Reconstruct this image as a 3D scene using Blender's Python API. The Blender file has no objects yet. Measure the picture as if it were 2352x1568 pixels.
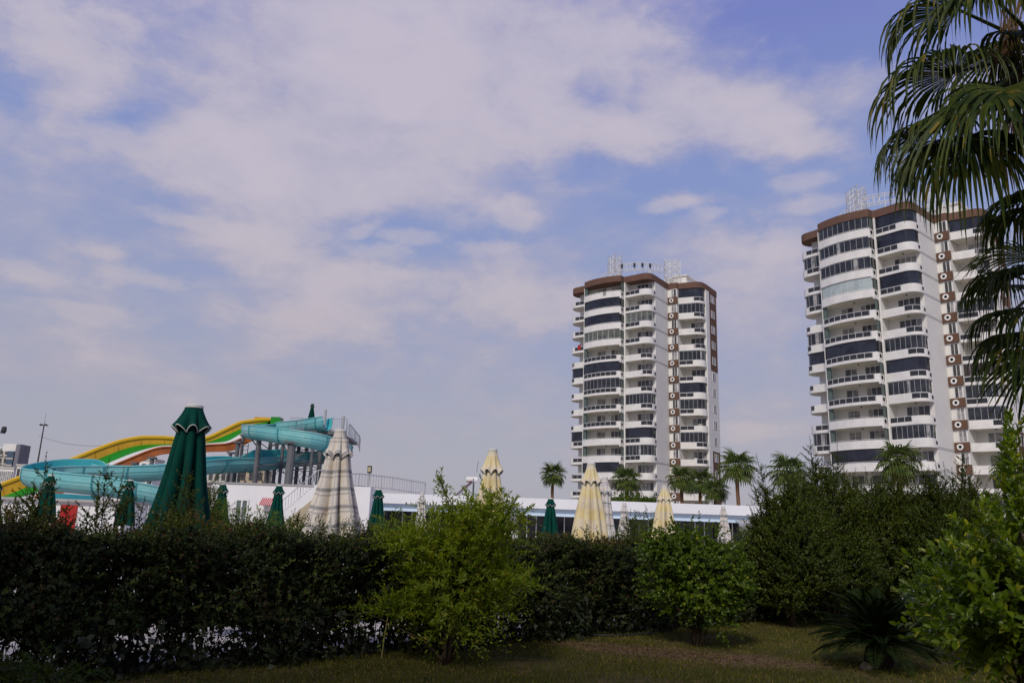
import bpy, math, random
import numpy as np
from mathutils import Vector, Matrix

C = bpy.context.scene
COL = C.collection
rad = math.radians

# ------------------------------------------------------------------ camera
EYE = 1.6
FPX = 1829.0                      # focal length in pixels of a 2352 px wide picture (28 mm)
PITCH, ROLL = rad(13.5), rad(2.0)
_c, _s = math.cos(PITCH), math.sin(PITCH)
_f = Vector((0, _c, _s)); _u0 = Vector((0, -_s, _c)); _r0 = Vector((1, 0, 0))
_r = _r0 * math.cos(ROLL) + _u0 * math.sin(ROLL)
_u = _u0 * math.cos(ROLL) - _r0 * math.sin(ROLL)
cam_d = bpy.data.cameras.new("camera"); cam = bpy.data.objects.new("camera", cam_d); COL.objects.link(cam)
cam_d.sensor_width = 36.0; cam_d.lens = FPX / 2352 * 36.0
cam_d.clip_start = 0.05; cam_d.clip_end = 6000
cam.matrix_world = Matrix(((_r.x, _u.x, -_f.x, 0), (_r.y, _u.y, -_f.y, 0), (_r.z, _u.z, -_f.z, EYE), (0, 0, 0, 1)))
C.camera = cam


def ray(px, py):
    return _f + _r * ((px - 1176) / FPX) + _u * ((784 - py) / FPX)


def at(px, py, Y):
    d = ray(px, py); t = Y / d.y
    return Vector((d.x * t, Y, EYE + d.z * t))


# ------------------------------------------------------------------ light, sky, exposure
SUN_EL, SUN_DIR = rad(40), Vector((-0.30, -0.954, 0))
sun_d = bpy.data.lights.new("sun", 'SUN'); sun = bpy.data.objects.new("sun", sun_d); COL.objects.link(sun)
sun_d.energy = 2.2; sun_d.angle = rad(10); sun_d.color = (1.0, 0.92, 0.80)
_sd = Vector((SUN_DIR.x * math.cos(SUN_EL), SUN_DIR.y * math.cos(SUN_EL), math.sin(SUN_EL)))
sun.rotation_euler = _sd.to_track_quat('Z', 'Y').to_euler(); sun.location = (0, 0, 60)
C.view_settings.view_transform = 'Standard'; C.view_settings.look = 'None'
C.view_settings.exposure = 0.0; C.view_settings.gamma = 1.0; C.view_settings.use_curve_mapping = False


def srgb(r, g, b, k=1.0):
    def f(c):
        c /= 255.0
        return (c / 12.92 if c <= 0.04045 else ((c + 0.055) / 1.055) ** 2.4) * k
    return (f(r), f(g), f(b), 1.0)


class NT:
    """small helper round a node tree"""
    def __init__(s, tree):
        s.t = tree; s.n = tree.nodes; s.n.clear()

    def new(s, typ, **kw):
        n = s.n.new(typ)
        for k, v in kw.items():
            setattr(n, k, v)
        return n

    def put(s, sock, v):
        if isinstance(v, bpy.types.NodeSocket):
            s.t.links.new(v, sock)
        else:
            sock.default_value = v

    def math(s, op, a, b=0.0, c=0.0, clamp=False):
        n = s.new('ShaderNodeMath', operation=op, use_clamp=clamp)
        s.put(n.inputs[0], a); s.put(n.inputs[1], b); s.put(n.inputs[2], c)
        return n.outputs[0]

    def mix(s, f, a, b, blend='MIX'):
        n = s.new('ShaderNodeMix', data_type='RGBA', blend_type=blend)
        s.put(n.inputs[0], f); s.put(n.inputs[6], a); s.put(n.inputs[7], b)
        return n.outputs[2]

    def noise(s, vec, scale, detail=4, rough=0.55, dist=0.0):
        n = s.new('ShaderNodeTexNoise')
        if vec is not None:
            s.put(n.inputs['Vector'], vec)
        n.inputs['Scale'].default_value = scale; n.inputs['Detail'].default_value = detail
        n.inputs['Roughness'].default_value = rough; n.inputs['Distortion'].default_value = dist
        return n

    def smooth(s, v, a, b, lo=0.0, hi=1.0):
        n = s.new('ShaderNodeMapRange', interpolation_type='SMOOTHSTEP')
        s.put(n.inputs[0], v); n.inputs[1].default_value = a; n.inputs[2].default_value = b
        n.inputs[3].default_value = lo; n.inputs[4].default_value = hi
        return n.outputs[0]

    def ramp(s, v, stops):
        n = s.new('ShaderNodeValToRGB'); s.put(n.inputs[0], v)
        e = n.color_ramp.elements
        while len(e) < len(stops):
            e.new(0.5)
        for el, (p, col) in zip(e, stops):
            el.position = p; el.color = col
        return n.outputs[0]


world = bpy.data.worlds.new("World"); C.world = world; world.use_nodes = True
w = NT(world.node_tree)
w_out = w.new('ShaderNodeOutputWorld'); w_bg = w.new('ShaderNodeBackground'); w_bg.inputs[1].default_value = 0.1
w.t.links.new(w_bg.outputs[0], w_out.inputs[0])
sky_t = w.new('ShaderNodeTexSky', sky_type='NISHITA', sun_disc=False)
sky_t.sun_elevation = SUN_EL; sky_t.sun_rotation = math.atan2(SUN_DIR.x, SUN_DIR.y)
sky_t.air_density = 1.0; sky_t.dust_density = 1.6; sky_t.ozone_density = 3.0
tc = w.new('ShaderNodeTexCoord'); gen = tc.outputs['Generated']
sep = w.new('ShaderNodeSeparateXYZ'); w.put(sep.inputs[0], gen)
az = w.math('ARCTAN2', sep.outputs[0], sep.outputs[1]); el = w.math('ARCSINE', sep.outputs[2])
den = w.math('MAXIMUM', w.math('ADD', sep.outputs[2], 0.22), 0.05)
flat = w.new('ShaderNodeCombineXYZ')
w.put(flat.inputs[0], w.math('DIVIDE', sep.outputs[0], den)); w.put(flat.inputs[1], w.math('DIVIDE', sep.outputs[1], den))
cv = w.new('ShaderNodeCombineXYZ'); w.put(cv.inputs[0], az); w.put(cv.inputs[1], el)
wn = w.noise(flat.outputs[0], 2.6, 6, 0.6)
off = w.new('ShaderNodeVectorMath', operation='MULTIPLY_ADD')
w.put(off.inputs[0], wn.outputs['Color']); off.inputs[1].default_value = (0.20, 0.13, 0); off.inputs[2].default_value = (-0.10, -0.065, 0)
cvw = w.new('ShaderNodeVectorMath', operation='ADD'); w.put(cvw.inputs[0], cv.outputs[0]); w.put(cvw.inputs[1], off.outputs[0])

off2 = w.new('ShaderNodeVectorMath', operation='MULTIPLY_ADD')
w.put(off2.inputs[0], wn.outputs['Color']); off2.inputs[1].default_value = (0.05, 0.035, 0); off2.inputs[2].default_value = (-0.025, -0.0175, 0)
cvp = w.new('ShaderNodeVectorMath', operation='ADD'); w.put(cvp.inputs[0], cv.outputs[0]); w.put(cvp.inputs[1], off2.outputs[0])


def azel(px, py):
    d = ray(px, py).normalized()
    return math.atan2(d.x, d.y), math.asin(d.z)


# cloud masses and gaps: centre and half-axes in picture-sized angles, tilt, weight
BLOBS = [(900, 210, 700, 330, -6, 0.95), (480, 340, 420, 170, -8, 0.55), (1080, 90, 560, 190, 0, 0.5), (1480, 200, 420, 190, -10, 0.60),
         (140, 80, 330, 140, -15, 0.62), (700, 400, 420, 110, -5, 0.40), (1400, 310, 240, 90, -12, 0.65), (1680, 230, 240, 95, -5, 0.65),
         (60, 330, 280, 150, 0, 0.40), (190, 180, 140, 60, 0, 0.35), (330, 240, 170, 90, 20, -0.85), (1375, 215, 150, 75, 20, -0.75), (20, 150, 170, 70, 0, -0.45),
         (1920, 70, 460, 170, 0, -0.60), (1600, 440, 560, 110, 0, -0.50), (1990, 420, 300, 200, 0, -0.35), (650, 490, 800, 60, 0, -0.32), (330, 110, 120, 60, 0, -0.3),
         (600, 545, 230, 100, 0, 0.70), (230, 575, 150, 45, 0, 0.45), (790, 632, 190, 70, -5, 0.80), (690, 728, 330, 110, 0, 0.62), (60, 620, 240, 60, 0, 0.3),
         (1160, 690, 340, 130, 0, 0.55), (1190, 515, 110, 50, 0, 0.55), (1540, 472, 170, 36, 3, 0.75), (1830, 300, 220, 85, -18, 0.95), (1330, 455, 140, 30, 0, 0.3),
         (1810, 545, 170, 90, 0, 0.60), (1860, 190, 240, 100, 0, 0.45), (1740, 985, 260, 80, 0, 0.5), (1700, 690, 260, 110, 0, 0.40), (1640, 545, 160, 40, 0, 0.3),
         (950, 570, 300, 60, 0, -0.25), (1880, 430, 240, 60, 0, 0.55), (430, 860, 900, 150, 0, 0.12), (1980, 130, 200, 60, -20, 0.35)]
acc = None
for (bx, by, rx, ry, tilt, amp) in BLOBS:
    a0, e0 = azel(bx, by)
    m = w.new('ShaderNodeMapping', vector_type='TEXTURE')
    m.inputs['Location'].default_value = (a0, e0, 0); m.inputs['Rotation'].default_value = (0, 0, rad(tilt))
    m.inputs['Scale'].default_value = (rx / FPX, ry / FPX, 1)
    w.put(m.inputs['Vector'], cvw.outputs[0])
    g = w.new('ShaderNodeTexGradient', gradient_type='SPHERICAL'); w.put(g.inputs[0], m.outputs[0])
    acc = w.math('MULTIPLY', g.outputs['Fac'], amp) if acc is None else w.math('MULTIPLY_ADD', g.outputs['Fac'], amp, acc)
st_ = w.new('ShaderNodeVectorMath', operation='MULTIPLY'); w.put(st_.inputs[0], cv.outputs[0]); st_.inputs[1].default_value = (1.0, 1.9, 1.0)
n1 = w.noise(st_.outputs[0], 5.0, 8, 0.60, 0.35); n2 = w.noise(st_.outputs[0], 17.0, 6, 0.62, 0.2)
nn = w.math('MULTIPLY_ADD', n1.outputs['Fac'], 1.8, w.math('MULTIPLY_ADD', n2.outputs['Fac'], 0.85, -1.27))
cover = w.smooth(w.math('ADD', w.math('MULTIPLY', acc, 1.25), nn), -0.40, 0.78)
thick = w.smooth(w.math('MULTIPLY_ADD', acc, 0.75, w.math('MULTIPLY_ADD', n1.outputs['Fac'], 1.5, w.math('MULTIPLY_ADD', n2.outputs['Fac'], 0.8, -1.15))), -0.1, 0.95)
eln = w.math('DIVIDE', el, rad(50), clamp=True)
K10 = 10.0
haze_c = w.ramp(eln, [(0.0, srgb(171, 169, 178)), (0.14, srgb(168, 168, 183)), (0.30, srgb(150, 160, 195)), (0.5, srgb(136, 152, 202)), (0.75, srgb(118, 128, 198)), (1.0, srgb(104, 110, 184))])
cloud_c = w.ramp(eln, [(0.0, srgb(180, 174, 179)), (0.2, srgb(183, 177, 187)), (0.45, srgb(183, 179, 196)), (0.75, srgb(184, 180, 199)), (1.0, srgb(168, 164, 194))])
cloud_t = w.mix(thick, w.mix(1.0, cloud_c, (0.90, 0.91, 0.97, 1), 'MULTIPLY'), w.mix(1.0, cloud_c, (1.16, 1.12, 1.07, 1), 'MULTIPLY'))
clear = w.mix(0.12, w.mix(1.0, haze_c, (K10, K10, K10, 1), 'MULTIPLY'), sky_t.outputs[0])
cl10 = w.mix(1.0, cloud_t, (K10, K10, K10, 1), 'MULTIPLY')
base_sky = w.mix(w.math('MULTIPLY', cover, 0.95), clear, cl10)
# small brighter puffs with firmer edges
PUFFS = [(600, 548, 170, 75, 0), (790, 638, 120, 42, -4), (690, 738, 210, 62, 0), (1540, 473, 110, 22, 4), (1620, 490, 60, 20, 0), (1830, 300, 150, 55, -20), (1190, 516, 75, 28, 0), (1190, 700, 190, 70, -5), (1410, 315, 170, 52, -10),
         (1690, 228, 130, 48, -10), (1810, 548, 95, 52, 0), (230, 578, 80, 20, 0), (70, 622, 140, 26, 0), (200, 725, 150, 28, 0), (330, 640, 120, 26, 0), (860, 575, 100, 22, 0), (950, 545, 90, 22, 0), (1120, 575, 110, 24, 0),
         (1320, 700, 120, 60, 0), (1720, 990, 140, 34, 0), (1860, 410, 90, 24, 0), (1870, 465, 110, 24, 0), (420, 500, 110, 24, 0), (830, 525, 70, 18, 20), (930, 630, 90, 22, 0), (1700, 640, 80, 26, 0), (330, 330, 200, 50, 0), (1060, 340, 240, 70, 0), (1000, 170, 260, 90, 0), (180, 90, 170, 70, 10)]
pac = None
for (bx, by, rx, ry, tilt) in PUFFS:
    a0, e0 = azel(bx, by)
    m = w.new('ShaderNodeMapping', vector_type='TEXTURE')
    m.inputs['Location'].default_value = (a0, e0, 0); m.inputs['Rotation'].default_value = (0, 0, rad(tilt)); m.inputs['Scale'].default_value = (rx * 1.25 / FPX, ry * 1.25 / FPX, 1)
    w.put(m.inputs['Vector'], cvp.outputs[0])
    g = w.new('ShaderNodeTexGradient', gradient_type='SPHERICAL'); w.put(g.inputs[0], m.outputs[0])
    pac = g.outputs['Fac'] if pac is None else w.math('MAXIMUM', g.outputs['Fac'], pac)
pn = w.math('MULTIPLY_ADD', n2.outputs['Fac'], 1.3, w.math('MULTIPLY_ADD', n1.outputs['Fac'], 0.7, -1.0))
pmask = w.math('MULTIPLY', w.smooth(w.math('ADD', pac, w.math('MULTIPLY', pn, 1.0)), 0.12, 0.74), 0.52)
puff_c = w.mix(1.0, w.mix(1.0, cloud_c, (1.10, 1.07, 1.03, 1), 'MULTIPLY'), (K10, K10, K10, 1), 'MULTIPLY')
w.put(w_bg.inputs[0], w.mix(pmask, base_sky, puff_c))


# ------------------------------------------------------------------ materials
MATS = {}


def mat(name, col, rough=0.7, spec=0.3, var=0.0, vscale=3.0, metal=0.0, bump=0.0, bscale=20.0, col2=None):
    m = bpy.data.materials.new(name); m.use_nodes = True
    t = NT(m.node_tree)
    o = t.new('ShaderNodeOutputMaterial'); p = t.new('ShaderNodeBsdfPrincipled')
    t.t.links.new(p.outputs[0], o.inputs[0])
    p.inputs['Roughness'].default_value = rough; p.inputs['Specular IOR Level'].default_value = spec
    p.inputs['Metallic'].default_value = metal
    col = tuple(col[:3]) + (1,)
    if var > 0 or col2:
        g = t.new('ShaderNodeNewGeometry')
        n = t.noise(g.outputs['Position'], vscale, 6, 0.6)
        c2 = tuple(col2[:3]) + (1,) if col2 else tuple(c * (1 - var) for c in col[:3]) + (1,)
        t.put(p.inputs['Base Color'], t.mix(t.smooth(n.outputs['Fac'], 0.35, 0.68), col, c2))
    else:
        p.inputs['Base Color'].default_value = col
    if bump > 0:
        g = t.new('ShaderNodeNewGeometry'); n = t.noise(g.outputs['Position'], bscale, 4, 0.6)
        b = t.new('ShaderNodeBump'); b.inputs['Strength'].default_value = bump; b.inputs['Distance'].default_value = 0.02
        t.put(b.inputs['Height'], n.outputs['Fac']); t.put(p.inputs['Normal'], b.outputs[0])
    MATS[name] = m
    return m


def leaf_mat(name, a, b, c=None, trans=0.25, rough=0.45, tint=None, spec=0.35):
    """leaf colours a..b chosen leaf by leaf (per mesh island), a few leaves c; tint = colour of patches of new growth"""
    m = bpy.data.materials.new(name); m.use_nodes = True
    t = NT(m.node_tree)
    o = t.new('ShaderNodeOutputMaterial'); p = t.new('ShaderNodeBsdfPrincipled')
    g = t.new('ShaderNodeNewGeometry'); ri = g.outputs['Random Per Island']
    A, B = tuple(a) + (1,), tuple(b) + (1,)
    stops = [(0.0, A), (0.85, B)]
    if c:
        stops += [(0.93, B), (0.96, tuple(c) + (1,))]
    col = t.ramp(ri, stops)
    n = t.noise(g.outputs['Position'], 1.1, 3, 0.5)
    col = t.mix(t.smooth(n.outputs['Fac'], 0.3, 0.7), col, t.mix(1.0, col, (1.5, 1.35, 1.0, 1), 'MULTIPLY'))
    if tint:
        n2 = t.noise(g.outputs['Position'], 0.9, 2, 0.5)
        sz = t.new('ShaderNodeSeparateXYZ'); t.put(sz.inputs[0], g.outputs['Position'])
        top = t.smooth(sz.outputs[2], 1.40, 1.62)
        f = t.math('MULTIPLY', t.math('MULTIPLY', t.smooth(n2.outputs['Fac'], 0.46, 0.6), top), t.math('MULTIPLY', ri, 0.8))
        col = t.mix(f, col, tuple(tint) + (1,))
    if tint:      # withered reddish-brown patches
        n3 = t.noise(g.outputs['Position'], 1.7, 3, 0.6)
        col = t.mix(t.math('MULTIPLY', t.smooth(n3.outputs['Fac'], 0.60, 0.72), t.math('MULTIPLY_ADD', ri, 0.6, 0.3)), col, (0.085, 0.034, 0.016, 1))
    t.put(p.inputs['Base Color'], col); p.inputs['Roughness'].default_value = rough; p.inputs['Specular IOR Level'].default_value = spec
    tr = t.new('ShaderNodeBsdfTranslucent'); t.put(tr.inputs[0], t.mix(1.0, col, (1.5, 1.5, 0.6, 1), 'MULTIPLY'))
    mx = t.new('ShaderNodeMixShader'); mx.inputs[0].default_value = trans
    t.t.links.new(p.outputs[0], mx.inputs[1]); t.t.links.new(tr.outputs[0], mx.inputs[2]); t.t.links.new(mx.outputs[0], o.inputs[0])
    MATS[name] = m
    return m


def glass_mat(name, tint, clear, rough=0.06):
    m = bpy.data.materials.new(name); m.use_nodes = True
    t = NT(m.node_tree)
    o = t.new('ShaderNodeOutputMaterial'); tr = t.new('ShaderNodeBsdfTransparent'); tr.inputs[0].default_value = tuple(tint) + (1,)
    p = t.new('ShaderNodeBsdfPrincipled'); p.inputs['Base Color'].default_value = tuple(x * 0.35 for x in tint) + (1,); p.inputs['Roughness'].default_value = rough
    mx = t.new('ShaderNodeMixShader'); mx.inputs[0].default_value = clear
    t.t.links.new(p.outputs[0], mx.inputs[1]); t.t.links.new(tr.outputs[0], mx.inputs[2]); t.t.links.new(mx.outputs[0], o.inputs[0])
    MATS[name] = m
    return m


def cloth_mat(name, base, kind):
    m = bpy.data.materials.new(name); m.use_nodes = True
    t = NT(m.node_tree)
    o = t.new('ShaderNodeOutputMaterial'); p = t.new('ShaderNodeBsdfPrincipled'); p.inputs['Roughness'].default_value = 0.9; p.inputs['Specular IOR Level'].default_value = 0.1
    uv = t.new('ShaderNodeUVMap'); sp = t.new('ShaderNodeSeparateXYZ'); t.put(sp.inputs[0], uv.outputs[0])
    g = t.new('ShaderNodeNewGeometry')
    dirt = t.noise(g.outputs['Position'], 2.5, 5, 0.6)
    wv = t.noise(g.outputs['Position'], 5.0, 2, 0.5)
    v = t.math('MULTIPLY_ADD', wv.outputs['Fac'], 0.03, sp.outputs[1]); u = sp.outputs[0]

    def band(x, period, c, hw, soft):
        fr = t.math('FRACT', t.math('DIVIDE', x, period))
        return t.smooth(t.math('ABSOLUTE', t.math('SUBTRACT', fr, c)), hw + soft, max(hw - soft, 0.0))
    if kind == 'plain':
        col = t.mix(t.smooth(dirt.outputs['Fac'], 0.4, 0.75), base, tuple(c * 0.72 for c in base[:3]) + (1,))
    elif kind == 'yellow':
        y2 = (0.72, 0.61, 0.31, 1)
        b1 = band(v, 0.46, 0.5, 0.24, 0.10)
        b2 = band(u, 0.125, 0.5, 0.22, 0.10)
        col = t.mix(t.math('MULTIPLY', t.math('MAXIMUM', b1, t.math('MULTIPLY', b2, 0.8)), 0.85), base, y2)
        col = t.mix(t.math('MULTIPLY', t.smooth(dirt.outputs['Fac'], 0.45, 0.75), 0.5), col, (0.42, 0.34, 0.22, 1))
    else:
        st = (0.16, 0.17, 0.20, 1) if kind == 'stripe' else (0.17, 0.22, 0.24, 1)
        b1 = t.math('MAXIMUM', band(v, 0.29, 0.62, 0.10, 0.06), t.math('MULTIPLY', band(v, 0.29, 0.34, 0.045, 0.035), 0.7))
        b2 = band(u, 0.125, 0.5, 0.05, 0.03)
        col = t.mix(t.math('MULTIPLY', t.math('MAXIMUM', b1, t.math('MULTIPLY', b2, 0.6)), 0.72), base, st)
        col = t.mix(t.math('MULTIPLY', t.smooth(dirt.outputs['Fac'], 0.45, 0.75), 0.45), col, (0.45, 0.33, 0.22, 1))
    t.put(p.inputs['Base Color'], col)
    b = t.new('ShaderNodeBump'); b.inputs['Strength'].default_value = 0.35; b.inputs['Distance'].default_value = 0.03
    t.put(b.inputs['Height'], wv.outputs['Fac']); t.put(p.inputs['Normal'], b.outputs[0])
    t.t.links.new(p.outputs[0], o.inputs[0]); MATS[name] = m
    return m


M = MATS
mat('white_paint', (0.80, 0.785, 0.74), 0.75, 0.2, 0.07, 0.35)
mat('white_parapet', (0.83, 0.815, 0.775), 0.75, 0.2, 0.11, 0.9)
mat('soffit_paint', (0.76, 0.72, 0.62), 0.8, 0.15, 0.10, 0.5)
mat('brown_paint', (0.165, 0.095, 0.070), 0.8, 0.15, 0.12, 0.6)
mat('brown_panel', (0.15, 0.085, 0.058), 0.8, 0.15, 0.1, 0.8)
mat('blind_navy', (0.010, 0.011, 0.020), 0.2, 0.5, 0.5, 0.5, col2=(0.030, 0.034, 0.052))
mat('dark_glass', (0.015, 0.017, 0.024), 0.08, 0.5, 0.5, 0.7, col2=(0.04, 0.045, 0.055))
mat('brown_glass', (0.06, 0.045, 0.036), 0.15, 0.5, 0.4, 0.8)
glass_mat('clear_glass', (0.93, 0.96, 0.955), 0.86)
glass_mat('green_glass', (0.58, 0.72, 0.68), 0.55)
glass_mat('smoke_glass', (0.20, 0.21, 0.24), 0.45)
mat('pale_blind', (0.46, 0.54, 0.54), 0.4, 0.4, 0.2, 1.0)
mat('curtain', (0.42, 0.41, 0.40), 0.6, 0.4, 0.5, 1.3, col2=(0.16, 0.16, 0.17))
mat('pane_dark', (0.045, 0.045, 0.05), 0.12, 0.5, 0.6, 1.5, col2=(0.10, 0.10, 0.10))
mat('pane_pale', (0.16, 0.19, 0.18), 0.2, 0.5, 0.4, 1.0)
mat('frame_white', (0.78, 0.78, 0.77), 0.5, 0.3)
mat('black_hole', (0.006, 0.006, 0.006), 0.8, 0.1)
mat('groove_grey', (0.22, 0.22, 0.24), 0.8, 0.1)
mat('truss_white', (0.72, 0.72, 0.70), 0.6, 0.3)
mat('turquoise', (0.15, 0.47, 0.49), 0.4, 0.4, 0.25, 0.6, col2=(0.24, 0.54, 0.53))
mat('turquoise_inside', (0.05, 0.46, 0.49), 0.3, 0.5)
mat('turquoise_flange', (0.05, 0.26, 0.29), 0.5, 0.3)
mat('slide_yellow', (0.60, 0.34, 0.010), 0.35, 0.4, 0.25, 0.6)
mat('slide_yellow_rim', (0.72, 0.44, 0.02), 0.35, 0.4)
mat('slide_green', (0.004, 0.24, 0.010), 0.35, 0.4, 0.15, 0.6)
mat('slide_white', (0.72, 0.72, 0.70), 0.4, 0.4)
mat('slide_orange', (0.42, 0.115, 0.018), 0.4, 0.4, 0.3, 0.7)
mat('steel_dark', (0.135, 0.14, 0.15), 0.55, 0.4, 0.3, 1.0)
mat('steel_light', (0.42, 0.42, 0.43), 0.45, 0.4)
mat('wall_white', (0.80, 0.80, 0.80), 0.8, 0.15, 0.08, 0.4)
mat('fascia_white', (0.82, 0.83, 0.86), 0.6, 0.3, 0.05, 0.6)
mat('pale_blue_paint', (0.62, 0.76, 0.90), 0.6, 0.3, 0.08, 0.8)
mat('beige_wall', (0.50, 0.42, 0.30), 0.85, 0.1, 0.2, 1.0)
mat('red_paint', (0.42, 0.02, 0.02), 0.5, 0.3)
mat('maroon_glass', (0.09, 0.015, 0.022), 0.25, 0.5)
mat('cap_white', (0.62, 0.61, 0.56), 0.7, 0.2)
mat('trim_white', (0.60, 0.60, 0.55), 0.8, 0.1)
mat('pole_wood', (0.22, 0.15, 0.09), 0.7, 0.2, 0.3, 5.0)
mat('concrete', (0.42, 0.41, 0.39), 0.9, 0.1, 0.15, 1.0)
mat('grey_facade', (0.20, 0.20, 0.23), 0.7, 0.3, 0.15, 0.2)
mat('blue_glass', (0.06, 0.10, 0.15), 0.15, 0.6)
mat('cream_facade', (0.55, 0.53, 0.47), 0.8, 0.2, 0.1, 0.2)
mat('dark_metal', (0.03, 0.03, 0.033), 0.5, 0.4)
mat('bark', (0.085, 0.060, 0.040), 0.95, 0.1, 0.4, 9.0, bump=0.6, bscale=30)
mat('bark_dark', (0.030, 0.022, 0.016), 0.95, 0.1, 0.4, 9.0)
mat('palm_bark', (0.20, 0.11, 0.06), 0.95, 0.1, 0.4, 6.0, bump=0.6, bscale=20)
mat('deadleaf', (0.15, 0.095, 0.045), 0.9, 0.1, 0.5, 4.0)
mat('hose_black', (0.010, 0.012, 0.016), 0.5, 0.3)
mat('stick', (0.30, 0.26, 0.10), 0.8, 0.1)
mat('stone', (0.13, 0.11, 0.09), 0.9, 0.1, 0.3, 8.0)
mat('flower_red', (0.65, 0.05, 0.025), 0.7, 0.1)
mat('lamp_lens', (0.45, 0.40, 0.24), 0.3, 0.5)
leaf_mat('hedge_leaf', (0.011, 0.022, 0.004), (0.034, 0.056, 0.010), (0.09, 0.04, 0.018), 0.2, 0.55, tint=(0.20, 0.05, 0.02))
leaf_mat('hedge_tip', (0.045, 0.075, 0.012), (0.095, 0.130, 0.024), (0.13, 0.05, 0.02), 0.3, 0.5, tint=(0.22, 0.06, 0.02))  # hedge leaf lightened so the fresh shoots read as lit
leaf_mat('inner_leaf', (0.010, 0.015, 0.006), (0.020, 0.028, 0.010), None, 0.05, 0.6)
leaf_mat('bright_leaf', (0.085, 0.140, 0.006), (0.200, 0.270, 0.016), (0.28, 0.25, 0.03), 0.48, 0.45)
leaf_mat('round_leaf', (0.034, 0.070, 0.005), (0.092, 0.155, 0.012), (0.19, 0.22, 0.02), 0.38, 0.45)
leaf_mat('dark_leaf', (0.026, 0.050, 0.004), (0.080, 0.115, 0.010), (0.05, 0.03, 0.03), 0.3, 0.5)
leaf_mat('citrus_leaf', (0.050, 0.095, 0.004), (0.125, 0.190, 0.010), (0.23, 0.25, 0.02), 0.42, 0.35)
leaf_mat('palm_leaf', (0.014, 0.032, 0.006), (0.050, 0.072, 0.010), (0.14, 0.12, 0.018), 0.25, 0.5, spec=0.2)
leaf_mat('palm_far', (0.045, 0.075, 0.018), (0.085, 0.125, 0.025), None, 0.15, 0.5)
leaf_mat('cycad_leaf', (0.008, 0.018, 0.004), (0.016, 0.030, 0.007), None, 0.08, 0.75, spec=0.1)
leaf_mat('grass_leaf', (0.045, 0.066, 0.010), (0.120, 0.125, 0.022), (0.30, 0.22, 0.09), 0.3, 0.7, spec=0.1)
cloth_mat('green_cloth', (0.0025, 0.052, 0.038, 1), 'plain')
cloth_mat('yellow_cloth', (0.72, 0.65, 0.53, 1), 'yellow')
cloth_mat('stripe_cloth', (0.70, 0.65, 0.56, 1), 'stripe')
cloth_mat('plaid_cloth', (0.66, 0.62, 0.58, 1), 'plaid')


# ------------------------------------------------------------------ object helpers
def clean(v):
    return (float(v[0]), float(v[1]), float(v[2]))


class MB:
    def __init__(s):
        s.v = []; s.f = []; s.m = []; s.uv = {}

    def add(s, vs, fs, mi=0):
        b = len(s.v); s.v += [clean(p) for p in vs]
        for f in fs:
            s.f.append(tuple(b + i for i in f)); s.m.append(mi)

    def box(s, x0, x1, y0, y1, z0, z1, mi=0):
        s.add([(x0, y0, z0), (x1, y0, z0), (x1, y1, z0), (x0, y1, z0), (x0, y0, z1), (x1, y0, z1), (x1, y1, z1), (x0, y1, z1)],
              [(0, 3, 2, 1), (4, 5, 6, 7), (0, 1, 5, 4), (1, 2, 6, 5), (2, 3, 7, 6), (3, 0, 4, 7)], mi)

    def prism(s, poly, z0, z1, mi=0):
        n = len(poly)
        s.add([(x, y, z0) for x, y in poly] + [(x, y, z1) for x, y in poly],
              [tuple(range(n - 1, -1, -1)), tuple(range(n, 2 * n))] + [(i, (i + 1) % n, n + (i + 1) % n, n + i) for i in range(n)], mi)

    def bar(s, a, b, r, mi=0, n=5, r2=None):
        s.tube([a, b], [r, r if r2 is None else r2], n, mi)

    def tube(s, path, radii, n=8, mi=0, cap=True):
        P = [Vector(p) for p in path]
        if not hasattr(radii, '__len__'):
            radii = [radii] * len(P)
        vs = []; fs = []
        ref = None
        for i, p in enumerate(P):
            t = (P[min(i + 1, len(P) - 1)] - P[max(i - 1, 0)])
            t = t.normalized() if t.length > 1e-9 else Vector((0, 0, 1))
            if ref is None:
                ref = Vector((1, 0, 0)) if abs(t.x) < 0.8 else Vector((0, 1, 0))
            x = (ref - t * ref.dot(t)).normalized(); y = t.cross(x); ref = x
            for k in range(n):
                a = 2 * math.pi * k / n
                vs.append(p + (x * math.cos(a) + y * math.sin(a)) * radii[i])
        for i in range(len(P) - 1):
            for k in range(n):
                fs.append((i * n + k, i * n + (k + 1) % n, (i + 1) * n + (k + 1) % n, (i + 1) * n + k))
        if cap:
            fs.append(tuple(range(n - 1, -1, -1))); fs.append(tuple((len(P) - 1) * n + k for k in range(n)))
        s.add(vs, fs, mi)

    def strip(s, path, t, z0, z1, mi=0, closed=False):
        """a wall of thickness t standing along a plan path, thickness to the left of travel"""
        inn = offset(path, t); n = len(path)
        vs = [(x, y, z0) for x, y in path] + [(x, y, z1) for x, y in path] + [(x, y, z0) for x, y in inn] + [(x, y, z1) for x, y in inn]
        fs = []
        for i in range(n - 1):
            j = i + 1
            fs += [(i, j, n + j, n + i), (2 * n + j, 2 * n + i, 3 * n + i, 3 * n + j), (n + i, n + j, 3 * n + j, 3 * n + i), (j, i, 2 * n + i, 2 * n + j)]
        fs += [(0, n, 3 * n, 2 * n), (n - 1, 3 * n - 1, 4 * n - 1, 2 * n - 1)]
        s.add(vs, fs, mi)

    def build(s, name, mats, parent=None, smooth=False):
        me = bpy.data.meshes.new(name)
        me.from_pydata(s.v, [], s.f)
        mats = mats if isinstance(mats, (list, tuple)) else [mats]
        for m_ in mats:
            me.materials.append(M[m_] if isinstance(m_, str) else m_)
        me.polygons.foreach_set('material_index', s.m)
        if smooth:
            me.polygons.foreach_set('use_smooth', [True] * len(s.f))
        me.update()
        return link(name, me, parent)


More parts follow.
